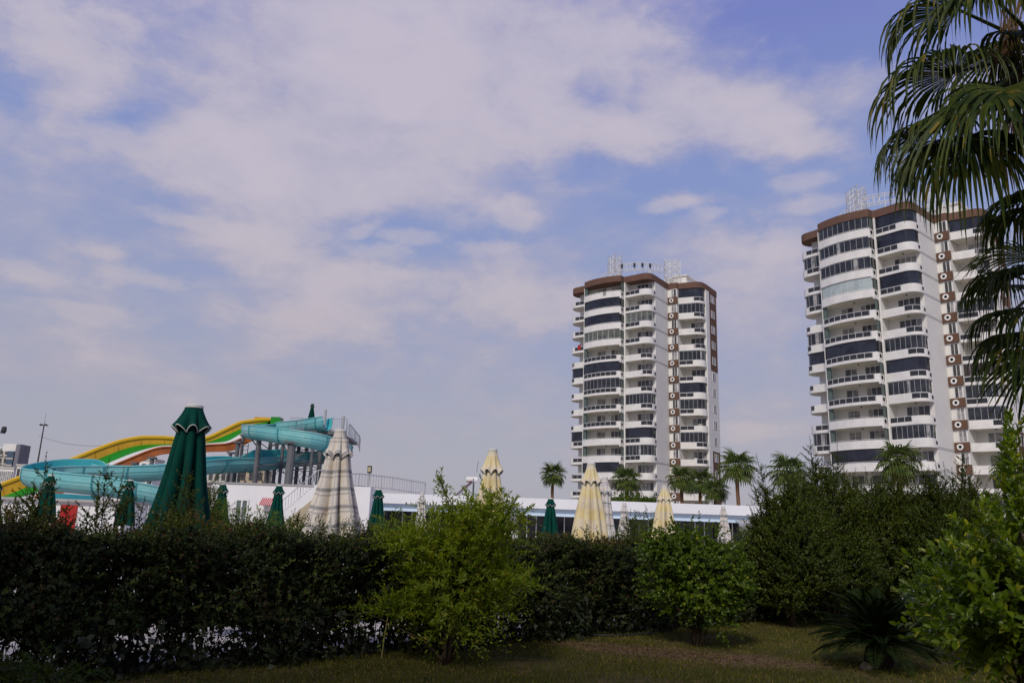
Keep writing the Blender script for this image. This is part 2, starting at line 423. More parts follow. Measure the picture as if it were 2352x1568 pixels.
def link(name, me, parent=None):
    o = bpy.data.objects.new(name, me); COL.objects.link(o)
    if parent:
        o.parent = parent
    return o


def offset(path, d):
    out = []
    n = len(path)
    for i in range(n):
        nx = ny = 0.0
        segs = []
        if i > 0:
            segs.append((path[i - 1], path[i]))
        if i < n - 1:
            segs.append((path[i], path[i + 1]))
        ns = []
        for a, b in segs:
            dx, dy = b[0] - a[0], b[1] - a[1]; l = math.hypot(dx, dy) or 1e-9
            ns.append((-dy / l, dx / l))
        nx = sum(q[0] for q in ns); ny = sum(q[1] for q in ns); l = math.hypot(nx, ny) or 1e-9
        nx /= l; ny /= l
        k = 1.0 / max(0.5, nx * ns[0][0] + ny * ns[0][1])
        out.append((path[i][0] + nx * d * k, path[i][1] + ny * d * k))
    return out


def subpath(path, s0, s1):
    L = [0.0]
    for a, b in zip(path, path[1:]):
        L.append(L[-1] + math.hypot(b[0] - a[0], b[1] - a[1]))
    T = L[-1]; a_, b_ = s0 * T, s1 * T

    def pt(s):
        for i in range(len(path) - 1):
            if s <= L[i + 1] + 1e-9:
                f = (s - L[i]) / max(1e-9, L[i + 1] - L[i])
                return (path[i][0] + (path[i + 1][0] - path[i][0]) * f, path[i][1] + (path[i + 1][1] - path[i][1]) * f)
        return path[-1]
    return [pt(a_)] + [p for p, l in zip(path, L) if a_ + 1e-6 < l < b_ - 1e-6] + [pt(b_)]


def plen(path):
    return sum(math.hypot(b[0] - a[0], b[1] - a[1]) for a, b in zip(path, path[1:]))


def thing(name, label, cat, loc=(0, 0, 0), rotz=0.0, group=None):
    o = bpy.data.objects.new(name, None); COL.objects.link(o); o.empty_display_size = 0.2
    o.location = loc; o.rotation_euler = (0, 0, rotz)
    return tag(o, label, cat, group)


def tag(o, label, cat, group=None, kind=None):
    o['label'] = label; o['category'] = cat
    if group:
        o['group'] = group
    if kind:
        o['kind'] = kind
    return o


def np_mesh(name, V, Q, mats, parent=None, mi=None, smooth=False):
    """mesh from arrays: V (n,3), Q (m,4) quads"""
    me = bpy.data.meshes.new(name)
    V = np.ascontiguousarray(V, np.float32); Q = np.ascontiguousarray(Q, np.int32)
    k = Q.shape[1]
    me.vertices.add(len(V)); me.vertices.foreach_set('co', V.ravel())
    me.loops.add(Q.size); me.loops.foreach_set('vertex_index', Q.ravel())
    me.polygons.add(len(Q)); me.polygons.foreach_set('loop_start', np.arange(0, Q.size, k, dtype=np.int32))
    for m_ in (mats if isinstance(mats, (list, tuple)) else [mats]):
        me.materials.append(M[m_])
    if mi is not None:
        me.polygons.foreach_set('material_index', np.ascontiguousarray(mi, np.int32))
    if smooth:
        me.polygons.foreach_set('use_smooth', np.ones(len(Q), dtype=bool))
    me.update(calc_edges=True); me.validate()
    return link(name, me, parent)


def unit(a):
    return a / np.maximum(np.linalg.norm(a, axis=-1, keepdims=True), 1e-9)


def leaves(pos, d, nrm, L, W, fold=0.25, six=False):
    """one folded leaf per row: base pos, direction d, face normal nrm"""
    d = unit(d); side = unit(np.cross(d, nrm)); n = np.cross(side, d)
    L = L[:, None]; W = W[:, None]
    if not six:
        b = pos; t = pos + d * L - n * L * 0.08
        l = pos + d * L * 0.45 + side * W * 0.5 + n * W * fold
        r = pos + d * L * 0.45 - side * W * 0.5 + n * W * fold
        V = np.stack([b, l, t, r], 1).reshape(-1, 3)
        Q = np.arange(len(V)).reshape(-1, 4)
        return V, Q
    b = pos; t = pos + d * L - n * L * 0.15
    l1 = pos + d * L * 0.28 + side * W * 0.42 + n * W * fold * .8; l2 = pos + d * L * 0.66 + side * W * 0.45 + n * (W * fold * .7 - L * 0.04)
    r1 = pos + d * L * 0.28 - side * W * 0.42 + n * W * fold * .8; r2 = pos + d * L * 0.66 - side * W * 0.45 + n * (W * fold * .7 - L * 0.04)
    m1 = pos + d * L * 0.30; m2 = pos + d * L * 0.68 - n * L * 0.05
    V = np.stack([b, l1, m1, r1, l2, m2, r2, t], 1).reshape(-1, 3)
    k = np.arange(len(pos))[:, None] * 8
    Q = np.concatenate([k + np.array([[0, 1, 2, 2]]), k + np.array([[0, 2, 3, 3]])], 0)
    tri = np.concatenate([k + np.array([[0, 2, 1]]), k + np.array([[0, 3, 2]]), k + np.array([[1, 2, 5]]), k + np.array([[1, 5, 4]]),
                          k + np.array([[2, 3, 6]]), k + np.array([[2, 6, 5]]), k + np.array([[4, 5, 7]]), k + np.array([[5, 6, 7]])], 0)
    return V, tri


def shoots(rng, base, d, length, nleaf, L, W, ang=0.9, droop=0.15, six=False, opposite=False, tipfirst=0.0, lv=0.3):
    """leafy shoots: returns leaf geometry and stem geometry"""
    N = len(base); d = unit(d)
    up = np.array([0, 0, 1.0])
    a1 = unit(np.cross(d, np.where(np.abs(d[:, 2:3]) > 0.95, np.array([[1.0, 0, 0]]), up[None]))); a2 = np.cross(d, a1)
    P, D, Nn, LL, WW = [], [], [], [], []
    ph0 = rng.uniform(0, 6.28, N)
    for j in range(nleaf):
        t = tipfirst + (1 - tipfirst) * (j + 0.6) / nleaf
        p = base + d * (length * t)[:, None]; p[:, 2] -= droop * length * t * t
        if opposite:
            ph = ph0 + (j // 2) * 1.57 + (j % 2) * math.pi
        else:
            ph = ph0 + j * 2.4
        ph = ph + rng.normal(0, 0.25, N)
        side = a1 * np.cos(ph)[:, None] + a2 * np.sin(ph)[:, None]
        an = ang * (1.15 - 0.6 * t) + rng.normal(0, 0.15, N)
        dd = d * np.cos(an)[:, None] + side * np.sin(an)[:, None]
        nr = d * np.sin(an)[:, None] - side * np.cos(an)[:, None]
        nr = nr + up * 0.6 + rng.normal(0, 0.25, (N, 3))
        sc = (1.0 - 0.35 * t) * rng.uniform(1 - lv, 1 + lv, N)
        P.append(p); D.append(dd); Nn.append(nr); LL.append(L * sc); WW.append(W * sc)
    V, Q = leaves(np.concatenate(P), np.concatenate(D), np.concatenate(Nn), np.concatenate(LL), np.concatenate(WW), six=six)
    return V, Q


def stems(base, tip, r0, r1, sag=None):
    """three-sided thin stems, vectorised"""
    d = unit(tip - base); ref = np.where(np.abs(d[:, 2:3]) > 0.9, np.array([[1.0, 0, 0]]), np.array([[0, 0, 1.0]]))
    x = unit(np.cross(d, ref)); y = np.cross(d, x); V = []
    for k in range(3):
        a = 2.094 * k
        o = x * math.cos(a) + y * math.sin(a)
        V += [base + o * np.reshape(r0, (-1, 1)), tip + o * np.reshape(r1, (-1, 1))]
    V = np.stack(V, 1).reshape(-1, 3)
    k = np.arange(len(base))[:, None] * 6
    Q = np.concatenate([k + np.array([[0, 2, 3, 1]]), k + np.array([[2, 4, 5, 3]]), k + np.array([[4, 0, 1, 5]])], 0)
    return V, Q


def join(parts):
    V, Q, b = [], [], 0
    for v, q in parts:
        V.append(v); Q.append(q + b); b += len(v)
    return np.concatenate(V), np.concatenate(Q)


# ------------------------------------------------------------------ ground
def sheet(name, poly, z, material):
    me = bpy.data.meshes.new(name); me.from_pydata([(x, y, z) for x, y in poly], [], [tuple(range(len(poly)))])
    me.materials.append(M[material]); o = link(name, me); o['kind'] = 'structure'
    return o


HA, HB = np.array([-5.35, 7.35]), np.array([8.4, 19.83])       # front foot of the hedge
HD = (HB - HA) / np.linalg.norm(HB - HA); HN = np.array([-HD[1], HD[0]])   # along, and away from the lawn

mat('ground_earth', (0.30, 0.28, 0.25), 0.95, 0.05, 0.3, 0.3)
mat('deck_pale', (0.52, 0.49, 0.43), 0.85, 0.1, 0.2, 0.8)
m = bpy.data.materials.new('lawn_soil'); m.use_nodes = True; M['lawn_soil'] = m
t = NT(m.node_tree); o_ = t.new('ShaderNodeOutputMaterial'); p_ = t.new('ShaderNodeBsdfPrincipled'); t.t.links.new(p_.outputs[0], o_.inputs[0])
g_ = t.new('ShaderNodeNewGeometry'); na = t.noise(g_.outputs['Position'], 0.9, 5, 0.6); nb = t.noise(g_.outputs['Position'], 14, 5, 0.7)
c1 = t.mix(t.smooth(nb.outputs['Fac'], 0.35, 0.65), (0.050, 0.054, 0.014, 1), (0.095, 0.078, 0.030, 1))
c2 = t.mix(t.smooth(nb.outputs['Fac'], 0.35, 0.65), (0.095, 0.062, 0.034, 1), (0.19, 0.125, 0.068, 1))
mp = t.new('ShaderNodeMapping', vector_type='TEXTURE'); mp.inputs['Location'].default_value = (2.6, 11.95, 0); mp.inputs['Rotation'].default_value = (0, 0, rad(-24)); mp.inputs['Scale'].default_value = (2.2, 1.0, 5)
t.put(mp.inputs[0], g_.outputs['Position']); gr = t.new('ShaderNodeTexGradient', gradient_type='SPHERICAL'); t.put(gr.inputs[0], mp.outputs[0])
nc_ = t.noise(g_.outputs['Position'], 3.2, 6, 0.7)
pf = t.smooth(t.math('ADD', gr.outputs['Fac'], t.math('MULTIPLY_ADD', na.outputs['Fac'], 1.5, t.math('MULTIPLY_ADD', nc_.outputs['Fac'], 1.6, -1.35))), 0.12, 0.70)
t.put(p_.inputs['Base Color'], t.mix(pf, c1, c2)); p_.inputs['Roughness'].default_value = 0.95; p_.inputs['Specular IOR Level'].default_value = 0.05
bb = t.new('ShaderNodeBump'); bb.inputs['Strength'].default_value = 0.8; bb.inputs['Distance'].default_value = 0.03
t.put(bb.inputs['Height'], nb.outputs['Fac']); t.put(p_.inputs['Normal'], bb.outputs[0])

sheet('ground', [(-3000, -1500), (3000, -1500), (3000, 4500), (-3000, 4500)], 0.0, 'ground_earth')
l0 = HA - HD * 18.5 + HN * 0.9; l1 = HB + HD * 8 + HN * 0.9
sheet('lawn', [tuple(l0), (-14, -7.5), (40, -7.5), (40, 26), tuple(l1)], 0.004, 'lawn_soil')
d0 = HA - HD * 18.5 + HN * 0.95; d1 = HB + HD * 8 + HN * 0.95
sheet('pool_deck', [tuple(d0), tuple(d1), (46, 34), (46, 56.5), (-70, 56.5), (-70, -5)], 0.004, 'deck_pale')


# ------------------------------------------------------------------ apartment towers
Z0 = 44.25                        # underside of the topmost balcony; storeys go down from it in steps of 3 m


def arc(cx, cy, r, a0, a1, n):
    return [(cx + r * math.cos(rad(a0 + (a1 - a0) * i / n)), cy + r * math.sin(rad(a0 + (a1 - a0) * i / n))) for i in range(n + 1)]


def bulge(p, q, h, n):
    out = []
    for i in range(n + 1):
        s = i / n; k = 4 * h * s * (1 - s)
        dx, dy = q[0] - p[0], q[1] - p[1]; l = math.hypot(dx, dy)
        out.append((p[0] + dx * s + dy / l * k, p[1] + dy * s - dx / l * k))
    return out


BAY = [
    [(-16.35, 4.3), (-17.1, 4.25), (-17.6, 3.85), (-17.85, 3.1), (-17.85, 2.3), (-17.6, 1.6), (-17.15, 1.1), (-16.5, 0.82), (-13.5, 0.55)],
    [(-13.4, 0.45)] + bulge((-13.4, -1.25), (-5.45, -1.85), 0.75, 14) + [(-5.45, -0.72)],
    [(-5.08, -0.68)] + [(-1.7, -1.02)] + arc(-1.45, 0.42, 1.45, -97, 0, 8) + [(0.0, 1.25)],
    [(1.78, 7.55), (4.3, 8.05)] + arc(4.35, 9.7, 1.65, -85, 0, 8) + [(6.0, 10.15)],
]
BACK = [2.4, 0.5, 1.3, 10.25]
ROOF = BAY[0][:-1] + [(-13.55, 0.5)] + BAY[1][1:-1] + [(-5.35, -0.78)] + BAY[2][0:-1] + [(0.05, 6.85), (1.72, 6.95), (1.76, 7.5)] + BAY[3][1:] + [(6.08, 10.3), (6.08, 16.0), (3.0, 19.0), (-16.35, 19.0)]
WALL = [(-16.35, 19.0), (-16.35, 2.4), (-13.45, 2.4), (-13.45, 0.5), (-5.3, 0.5), (-5.3, 1.3), (-0.06, 1.3), (-0.06, 7.0), (1.7, 7.0), (1.7, 10.25), (6.0, 10.25), (6.0, 16.0), (3.0, 18.9)]


def railing_mesh(path, z0, z1, dark):
    mb = MB(); L = plen(path)
    mb.strip(path, 0.05, z1 - 0.045, z1, 0)
    mb.strip(path, 0.04, z0, z0 + 0.04, 0)
    n = max(2, int(L / 0.95))
    for i in range(n + 1):
        q = subpath(path, min(i / n, 0.999) * 0.99, min(i / n, 0.999) * 0.99 + 0.01)[0]
        mb.box(q[0] - 0.02, q[0] + 0.02, q[1] - 0.02, q[1] + 0.02, z0 + 0.04, z1 - 0.06, 0)
    inn = offset(path, 0.035)
    b = MB(); b.strip(inn, 0.012, z0 + 0.05, z1 - 0.08, 1); mb.add(b.v, b.f, 1)
    return mb


def tower(label, loc, rz, spec, brown, strips, seed, group):
    rnd = random.Random(seed)
    root = thing('apartment_tower', label, 'apartment tower', loc, rz, group)
    w_ = MB(); w_.prism(WALL, 0.0, 47.2); w_.build('wall', 'white_paint', root)
    b_ = MB(); b_.prism(ROOF, 47.15, 48.3); roof = b_.build('roof_band', 'brown_paint', root)
    c_ = MB(); c_.prism(offset(ROOF[:-4], 0.25) + [(5.6, 15.8), (2.8, 18.6), (-16.0, 18.6)], 48.3, 48.38); c_.build('roof_cap', 'soffit_paint', roof)
    ph = MB(); ph.box(-1.5, 2.6, 9.5, 14.0, 48.38, 50.2); ph.box(-1.8, 2.9, 9.2, 14.3, 50.2, 50.4); ph.box(-12.5, -6.5, 6, 11, 48.38, 49.6); ph.build('penthouse', 'white_paint', root)
    pr = MB(); pr.box(-5.36, -5.1, -0.74, 1.3, 0.0, 47.14); pr.build('pier', 'white_parapet', root)
    pr = MB(); pr.box(6.0, 6.12, 10.2, 11.85, 0, 47.14); pr.build('pier', 'white_parapet', root)
    # slim white downpipe between the two left bays
    pr = MB(); pr.tube([(-13.48, -1.1, 1), (-13.48, -1.1, 47.1)], 0.06, 6); pr.build('downpipe', 'white_parapet', root)
    for bi in range(4):
        path, back = BAY[bi], BACK[bi]
        for k, code in enumerate(spec[bi]):
            par, gl = code
            zb = Z0 - 3 * k
            mb = MB()
            inner = [(path[-1][0], back), (path[0][0], back)]
            mb.prism(path + inner, zb, zb + 0.22, 2)
            cuts = {'S': [(0, 1, 'w')],
                    'G': [(0, 0.47, 'w'), (0.47, 0.80, 'r'), (0.80, 1, 'w')], 'L': [(0, 0.44, 'r'), (0.44, 1, 'w')],
                    'R': [(0, 0.17, 'w'), (0.17, 0.83, 'r'), (0.83, 1, 'w')]}[par]
            if bi == 0:
                cuts = {'G': [(0, 0.62, 'w'), (0.62, 1, 'r')], 'L': [(0, 0.31, 'w'), (0.31, 0.62, 'r'), (0.62, 1, 'w')], 'S': [(0, 1, 'w')]}[par]
            if bi == 3 and par == 'G':
                cuts = [(0, 0.50, 'w'), (0.50, 0.92, 'r'), (0.92, 1, 'w')]
            rails = []
            out = offset(path, -0.012)
            for s0, s1, kd in cuts:
                pp = subpath(out, s0, s1)
                if kd == 'w':
                    mb.strip(pp, 0.13, zb - 0.02, zb + 1.12, 0)
                else:
                    mb.strip(pp, 0.13, zb - 0.02, zb + 0.36, 0); rails.append(pp)
            if bi == 1:       # downstand beside the ring vent at the right end
                mb.box(-5.62, -5.36, -1.95, -0.76, zb - 0.32, zb - 0.021, 0)
            if par == 'S' and bi == 1:
                mb.strip(offset(out, 0.04), 0.04, zb + 1.24, zb + 1.28, 0)
            bal = mb.build('balcony', ['white_parapet', 'brown_paint', 'soffit_paint'], root)
            for pp in rails:
                railing_mesh(offset(pp, 0.04), zb + 0.36, zb + 1.14, True).build('railing', ['frame_white', 'smoke_glass'], bal)
            # round vent hole on the end cheek
            vh = MB()
            if bi == 1:
                vh.tube([(-5.46, -1.28, zb + 0.62), (-5.42, -1.28, zb + 0.62)], 0.30, 14)
            elif bi == 2:
                vh.tube([(-0.02, 0.85, zb + 0.62), (0.03, 0.85, zb + 0.62)], 0.27, 14)
            if vh.v:
                vh.build('vent_hole', 'black_hole', bal)
            g = MB(); ip = offset(path, 0.16); za, zc = zb + 1.14, zb + 2.98
            if gl in 'DWPB':
                mi_mat = {'D': 'blind_navy', 'W': 'dark_glass', 'P': 'pale_blind', 'B': 'brown_glass'}[gl]
                sp_ = ip if bi != 1 else ip[1:-1]
                gp = MB(); gp.strip(sp_, 0.03, za, zc, 0); g.add(gp.v, gp.f, 0)
                g.strip(offset(sp_, -0.03), 0.08, zc - 0.10, zc, 2 if gl == 'D' else 1); g.strip(offset(sp_, -0.02), 0.06, za, za + 0.06, 1)
                n = max(3, int(plen(sp_) / (0.70 if bi != 1 else 0.8)))
                wd = 0.011 if gl in 'WBP' else 0.009
                for i in range(n + 1):
                    s_ = min(i / n, 0.995)
                    seg = subpath(offset(sp_, -0.03), s_, min(1.0, s_ + 0.004)); q = seg[0]
                    if gl in 'WPB' or i % 3 == 0:
                        g.box(q[0] - wd, q[0] + wd, q[1] - wd, q[1] + wd, za, zc, 1 if gl != 'D' else 2)
                # odd window left ajar, odd lighter curtain behind one pane
                if gl == 'W' and rnd.random() < 0.6:
                    s_ = rnd.choice([0.25, 0.4, 0.55, 0.7]); g.strip(subpath(offset(sp_, -0.012), s_, s_ + 0.07), 0.01, za + 0.05, zc - 0.1, 3)
                g.build('glazing', [mi_mat, 'frame_white', 'dark_metal', 'curtain'], bal)
            elif gl == 'C':
                sp_ = ip if bi != 1 else ip[1:-1]
                g.strip(sp_, 0.012, za, zc, 0); g.strip(offset(sp_, -0.02), 0.05, zc - 0.05, zc, 1)
                n = int(plen(sp_) / 1.0)
                for i in range(n + 1):
                    q = subpath(offset(sp_, -0.02), min(i / n, 0.995), min(i / n + .004, 1))[0]; g.box(q[0] - .02, q[0] + .02, q[1] - .02, q[1] + .02, za, zc, 1)
                g.build('glazing', ['clear_glass', 'frame_white'], bal)
            if bi == 1:      # greenish glass screens at both ends of the wide bay
                sm_ = 'dark_glass' if gl in 'DW' and rnd.random() < 0.7 else 'green_glass'
                sg = MB(); sg.box(-13.40, -13.37, -1.05, 0.44, za, zc, 0)
                if gl not in 'DWB':
                    sg.box(-13.40, -12.75, -1.08, -1.051, za, zc, 0)
                sg.build('side_screen', sm_, bal)
                sg = MB(); sg.box(-5.50, -5.47, -1.7, -0.72, za, zc, 0); sg.build('side_screen', sm_, bal)
            # ceiling light under the balcony above
            if gl in 'NC':
                cx = (path[0][0] + path[-1][0]) / 2 + (0.6 if bi else 0.4); cy = {0: 1.6, 1: -0.8, 2: 0.2, 3: 9.2}[bi]
                cl = MB(); cl.tube([(cx, cy, zb + 2.86), (cx, cy, zb + 2.999)], 0.12, 8); cl.build('ceiling_light', 'dark_metal', bal)
                if rnd.random() < 0.55:
                    bx0 = path[0][0] + (path[-1][0] - path[0][0]) * rnd.uniform(0.25, 0.8); by0 = {0: 1.7, 1: -0.2, 2: 0.6, 3: 9.4}[bi]
                    it = MB(); it.box(bx0, bx0 + rnd.uniform(.4, .9), by0, by0 + .4, zb + 0.225, zb + rnd.uniform(1.2, 1.65)); it.build('cupboard' if rnd.random() < .5 else 'air_conditioner', rnd.choice(['curtain', 'steel_dark', 'frame_white', 'brown_panel']), bal)
                if rnd.random() < 0.16 and par != 'R':
                    s0_ = rnd.uniform(.3, .6); it = MB(); it.strip(subpath(offset(path, -0.05), s0_, s0_ + .06), 0.02, zb + .45, zb + 1.16); it.build('towel', rnd.choice(['curtain', 'slide_white', 'steel_light']), bal)
                if bi == 0 and k == 3 and seed == 5:
                    it = MB(); it.strip(subpath(offset(path, -0.06), .72, .80), 0.02, zb + .6, zb + 1.5); it.build('flag', 'red_paint', bal)
                wins = {0: [(-14.75, -13.62)], 1: [(-11.4, -9.65), (-8.5, -5.7)], 2: [(-3.6, -0.6)], 3: [(3.1, 5.65)]}[bi]
                for (u0, u1) in wins:
                    window(root, 'u', u0, u1, zb + 0.3, zb + 2.72, back, rnd)
    # narrow ring-vent bay and the windows of the side wall
    for k in range(len(spec[3])):
        zb = Z0 - 3 * k
        p = MB(); p.box(0.0, 1.86, 6.72, 6.995, zb - 0.05, zb + 1.22, 0); panel = p.build('vent_panel', 'brown_panel', root)
        r_ = MB(); n = 18
        for i in range(n):
            a0, a1 = 2 * math.pi * i / n, 2 * math.pi * (i + 1) / n
            q = []
            for a in (a0, a1):
                for rr in (0.21, 0.42):
                    q.append((0.72 + rr * math.cos(a), zb + 0.60 + rr * math.sin(a)))
            r_.add([(x, 6.66, z) for x, z in q] + [(x, 6.73, z) for x, z in q], [(0, 1, 3, 2), (1, 5, 7, 3), (0, 2, 6, 4), (4, 6, 7, 5)], 0)
        r_.build('vent_ring', 'frame_white', panel)
        r_ = MB(); r_.tube([(0.72, 6.705, zb + 0.60), (0.72, 6.73, zb + 0.60)], 0.205, 14, 0); r_.build('vent_hole', 'black_hole', panel)
        window(root, 'u', 0.62, 1.58, zb + 1.22, zb + 2.85, 7.0, rnd)
        window(root, 'v', 12.9, 14.5, zb + 1.05, zb + 2.55, 6.0 + (0.055 if k in brown else 0), rnd)
    runs = []
    for k in sorted(brown):
        if runs and runs[-1][1] == k - 1:
            runs[-1][1] = k
        else:
            runs.append([k, k])
    for a, b in runs:
        p = MB(); p.box(6.0, 6.05, 12.0, 15.6, Z0 - 3 * b - 0.1, min(47.14, Z0 - 3 * a + 2.95)); p.build('side_panel', 'brown_panel', root)
    for k in strips:
        zb = Z0 - 3 * k
        p = MB(); p.box(-0.075, -0.045, 1.32, 6.98, zb - 0.10, zb - 0.03); p.box(-0.075, -0.045, 1.32, 6.98, zb + 0.12, zb + 0.18); p.build('wall_groove', 'groove_grey', root)
    # lattice frame on the roof: two upright frames and a curved sign band between them
    tr = MB()

    def lattice(p0, p1, z0, z1, nx, nz, r=0.065, diag=True):
        p0, p1 = Vector(p0), Vector(p1)
        P = [[Vector((*(p0.lerp(p1, i / nx)), 0)) + Vector((0, 0, z0 + (z1 - z0) * j / nz)) for j in range(nz + 1)] for i in range(nx + 1)]
        for i in range(nx + 1):
            tr.bar(P[i][0], P[i][-1], r, 0, 4)
        for j in range(nz + 1):
            tr.bar(P[0][j], P[-1][j], r, 0, 4)
        if diag:
            for i in range(nx):
                for j in range(nz):
                    a, b = (P[i][j], P[i + 1][j + 1]) if (i + j) % 2 else (P[i + 1][j], P[i][j + 1])
                    tr.bar(a, b, r * 0.8, 0, 4)
    lattice((-11.0, 3.6), (-8.6, 2.0), 50.2, 54.2, 3, 5); lattice((-10.4, 5.2), (-8.0, 3.6), 50.2, 54.2, 3, 5)
    lattice((-11.0, 3.6), (-10.4, 5.2), 48.4, 54.2, 1, 6); lattice((-8.6, 2.0), (-8.0, 3.6), 48.4, 54.2, 1, 6)
    lattice((-0.8, 7.2), (1.8, 8.6), 49.4, 53.2, 3, 5); lattice((-1.4, 8.6), (1.2, 10.0), 49.4, 53.2, 3, 5)
    lattice((-0.8, 7.2), (-1.4, 8.6), 48.4, 53.4, 1, 5)
    ring = bulge((-8.3, 2.6), (-1.0, 7.8), 1.5, 12); ring2 = offset(ring, 0.9)
    for rg in (ring, ring2):
        for zz in (51.0, 52.2):
            for a, b in zip(rg, rg[1:]):
                tr.bar((*a, zz), (*b, zz), 0.08, 0, 4)
        for i, a in enumerate(rg):
            tr.bar((*a, 51.0), (*a, 52.2), 0.04, 0, 4)
            if i % 4 == 0:
                tr.bar((*a, 48.4), (*a, 51.0), 0.05, 0, 4)
    for a, b in zip(ring, ring2):
        tr.bar((*a, 52.2), (*b, 52.2), 0.035, 0, 4)
    for i in range(7):          # curved stays at the outer ends
        a0, a1 = rad(90 * i / 7), rad(90 * (i + 1) / 7)
        for off_ in (0, 0.9):
            tr.bar((-11.0 - 3.0 * math.cos(a0), 3.6 + off_ + 0.6, 48.4 + 3.4 * math.sin(a0)), (-11.0 - 3.0 * math.cos(a1), 3.6 + off_ + 0.6, 48.4 + 3.4 * math.sin(a1)), 0.05, 0, 4)
        tr.bar((-11.0 - 3.0 * math.cos(a1), 4.2, 48.4 + 3.4 * math.sin(a1)), (-11.0 - 2.6 * math.cos(a1), 5.1, 48.4), 0.04, 0, 4)
    rf = tr.build('roof_frame', 'truss_white', root)
    return root, rf, ring


def window(root, axis, a0, a1, z0, z1, c, rnd):
    """window flush on a wall: axis 'u' faces -v at v = c, axis 'v' faces +u at u = c"""
    pane = MB(); fr = MB()
    n = max(2, int(round((a1 - a0) / 0.78)))

    def bx(mb, p, q, za, zc, d0, d1, mi=0):
        if axis == 'u':
            mb.box(p, q, c - d1, c - d0, za, zc, mi)
        else:
            mb.box(c + d0, c + d1, p, q, za, zc, mi)
    for i in range(n):
        p, q = a0 + (a1 - a0) * i / n, a0 + (a1 - a0) * (i + 1) / n
        bx(pane, p, q, z0, z1, 0.004, 0.03, 0 if rnd.random() < 0.5 else 1)
        bx(fr, p - 0.035, p + 0.035, z0, z1, 0.004, 0.06)
    bx(fr, a1 - 0.035, a1 + 0.035, z0, z1, 0.004, 0.06)
    bx(fr, a0 + 0.036, a1 - 0.036, z1 - 0.07, z1, 0.031, 0.063); bx(fr, a0 + 0.036, a1 - 0.036, z0, z0 + 0.07, 0.031, 0.063)
    o = pane.build('window', ['curtain', 'pane_dark'], root); fr.build('frame', 'frame_white', o)


def codes(s):
    return [tuple(x) for x in s.split()]


SPEC1 = [codes('GN GN GN GN LN LD LN LN LN GD GN GN GN GN'), codes('SN SD SD SC RN RD RW RN RN SN SN SD SN SN'),
         codes('LN LN LC LN GN GN GN GW GN LD LW SN SN SN'), codes('GD GW GN GN LW LN LD LW LN GW GN GN SN SN')]
SPEC2 = [codes('GN GW GN GW LN LW LD LN LN GN GW GN SN SN'), codes('SW SW SW SP RN RN RD RN RN SN SN SD SN SN'),
         codes('LD LD LN LD GN GN GW GD GW LN SW SN SN SN'), codes('GD GN GN GN LW LN LN LB LW GW GN SN SN SN')]
tw1, rf1, ring1 = tower('farther, smaller white apartment tower, its whole brown roof band and white roof frame visible', (25.1, 137.8, 0), rad(-35), SPEC1, {0, 1, 2, 3, 4, 10, 11, 12, 13}, (0, 1, 2, 3, 4, 10, 11, 12), 5, 'white apartment towers')
tw2, rf2, ring2_ = tower('nearer, larger white apartment tower partly behind the hanging palm fronds', (55.1, 102.9, 0), rad(-49), SPEC2, {0, 1, 2, 3, 4, 10, 11, 12, 13}, (0, 1, 2, 3, 4, 10, 11), 8, 'white apartment towers')
for i in (1, 4, 6, 8):            # small floodlights hung in the sign band
    a = ring1[i]
    fl = MB(); fl.box(a[0] - 0.18, a[0] + 0.18, a[1] - 0.3, a[1] - 0.06, 51.35, 52.05); fl.tube([(a[0], a[1] - 0.18, 51.3), (a[0], a[1] - 0.05, 51.05)], 0.06, 6)
    fl.build('floodlight', 'dark_metal', rf1)


# ------------------------------------------------------------------ far town on the left
def slab_building(name, label, x0, x1, y, depth, h, mats, floors, cols, face_glass=None, group=None, rz=0.0):
    root = thing(name, label, 'building', ((x0 + x1) / 2, y, 0), rz, group)
    W_ = (x1 - x0) / 2
    b = MB(); b.box(-W_, W_, 0, depth, 0, h); b.build('wall', mats[0], root)
    r = MB(); r.box(-W_ - 0.2, W_ + 0.2, -0.2, depth + 0.2, h, h + 0.5); r.build('roof', mats[1], root)
    fh = h / floors
    for i in range(floors):
        for j in range(cols):
            cx = -W_ + (j + 0.5) * 2 * W_ / cols; ww = W_ / cols * 0.55
            wn_ = MB(); wn_.box(cx - ww, cx + ww, -0.12, -0.004, i * fh + fh * 0.3, i * fh + fh * 0.85, 0); wn_.box(cx - ww - .2, cx + ww + .2, -0.6, -0.004, i * fh + fh * 0.1, i * fh + fh * 0.28, 1)
            wn_.build('window', [mats[2], mats[0]], root)
    return root


def px_x(px, Y, py=1100):
    return at(px, py, Y).x


def ht(px, py, Y):
    return at(px, py, Y).z


slab_building('apartment_building', 'pale mid-rise block with balconies at the left edge beyond the slides', px_x(-26, 300), px_x(23, 300), 300, 5, ht(10, 1029, 300), ['cream_facade', 'white_paint', 'pane_dark'], 8, 4)
tb = thing('office_tower', 'dark grey curved tower with a blue glass strip beside the pale mid-rise block', 'building', (px_x(40, 300), 296, 0))
hz_ = ht(46, 1023, 300); w2 = (px_x(56, 300) - px_x(24, 300)) / 2
b = MB(); b.prism([(-w2 + 2.4, 0)] + bulge((-w2 + 3.2, -1.2), (w2, 0), 1.4, 8) + [(w2, 4.5), (-w2 + 2.4, 4.5)], 0, hz_); b.build('wall', 'grey_facade', tb)
b = MB(); b.box(-w2, -w2 + 2.39, -0.6, 4.4, 0, hz_ - 2.5); b.build('glass_strip', 'blue_glass', tb)
for i in range(9):
    b = MB(); b.box(-w2 - 0.05, -w2 + 2.42, -0.75, -0.602, 2 + i * (hz_ - 5) / 9, 2.5 + i * (hz_ - 5) / 9); b.build('floor_band', 'cream_facade', tb)
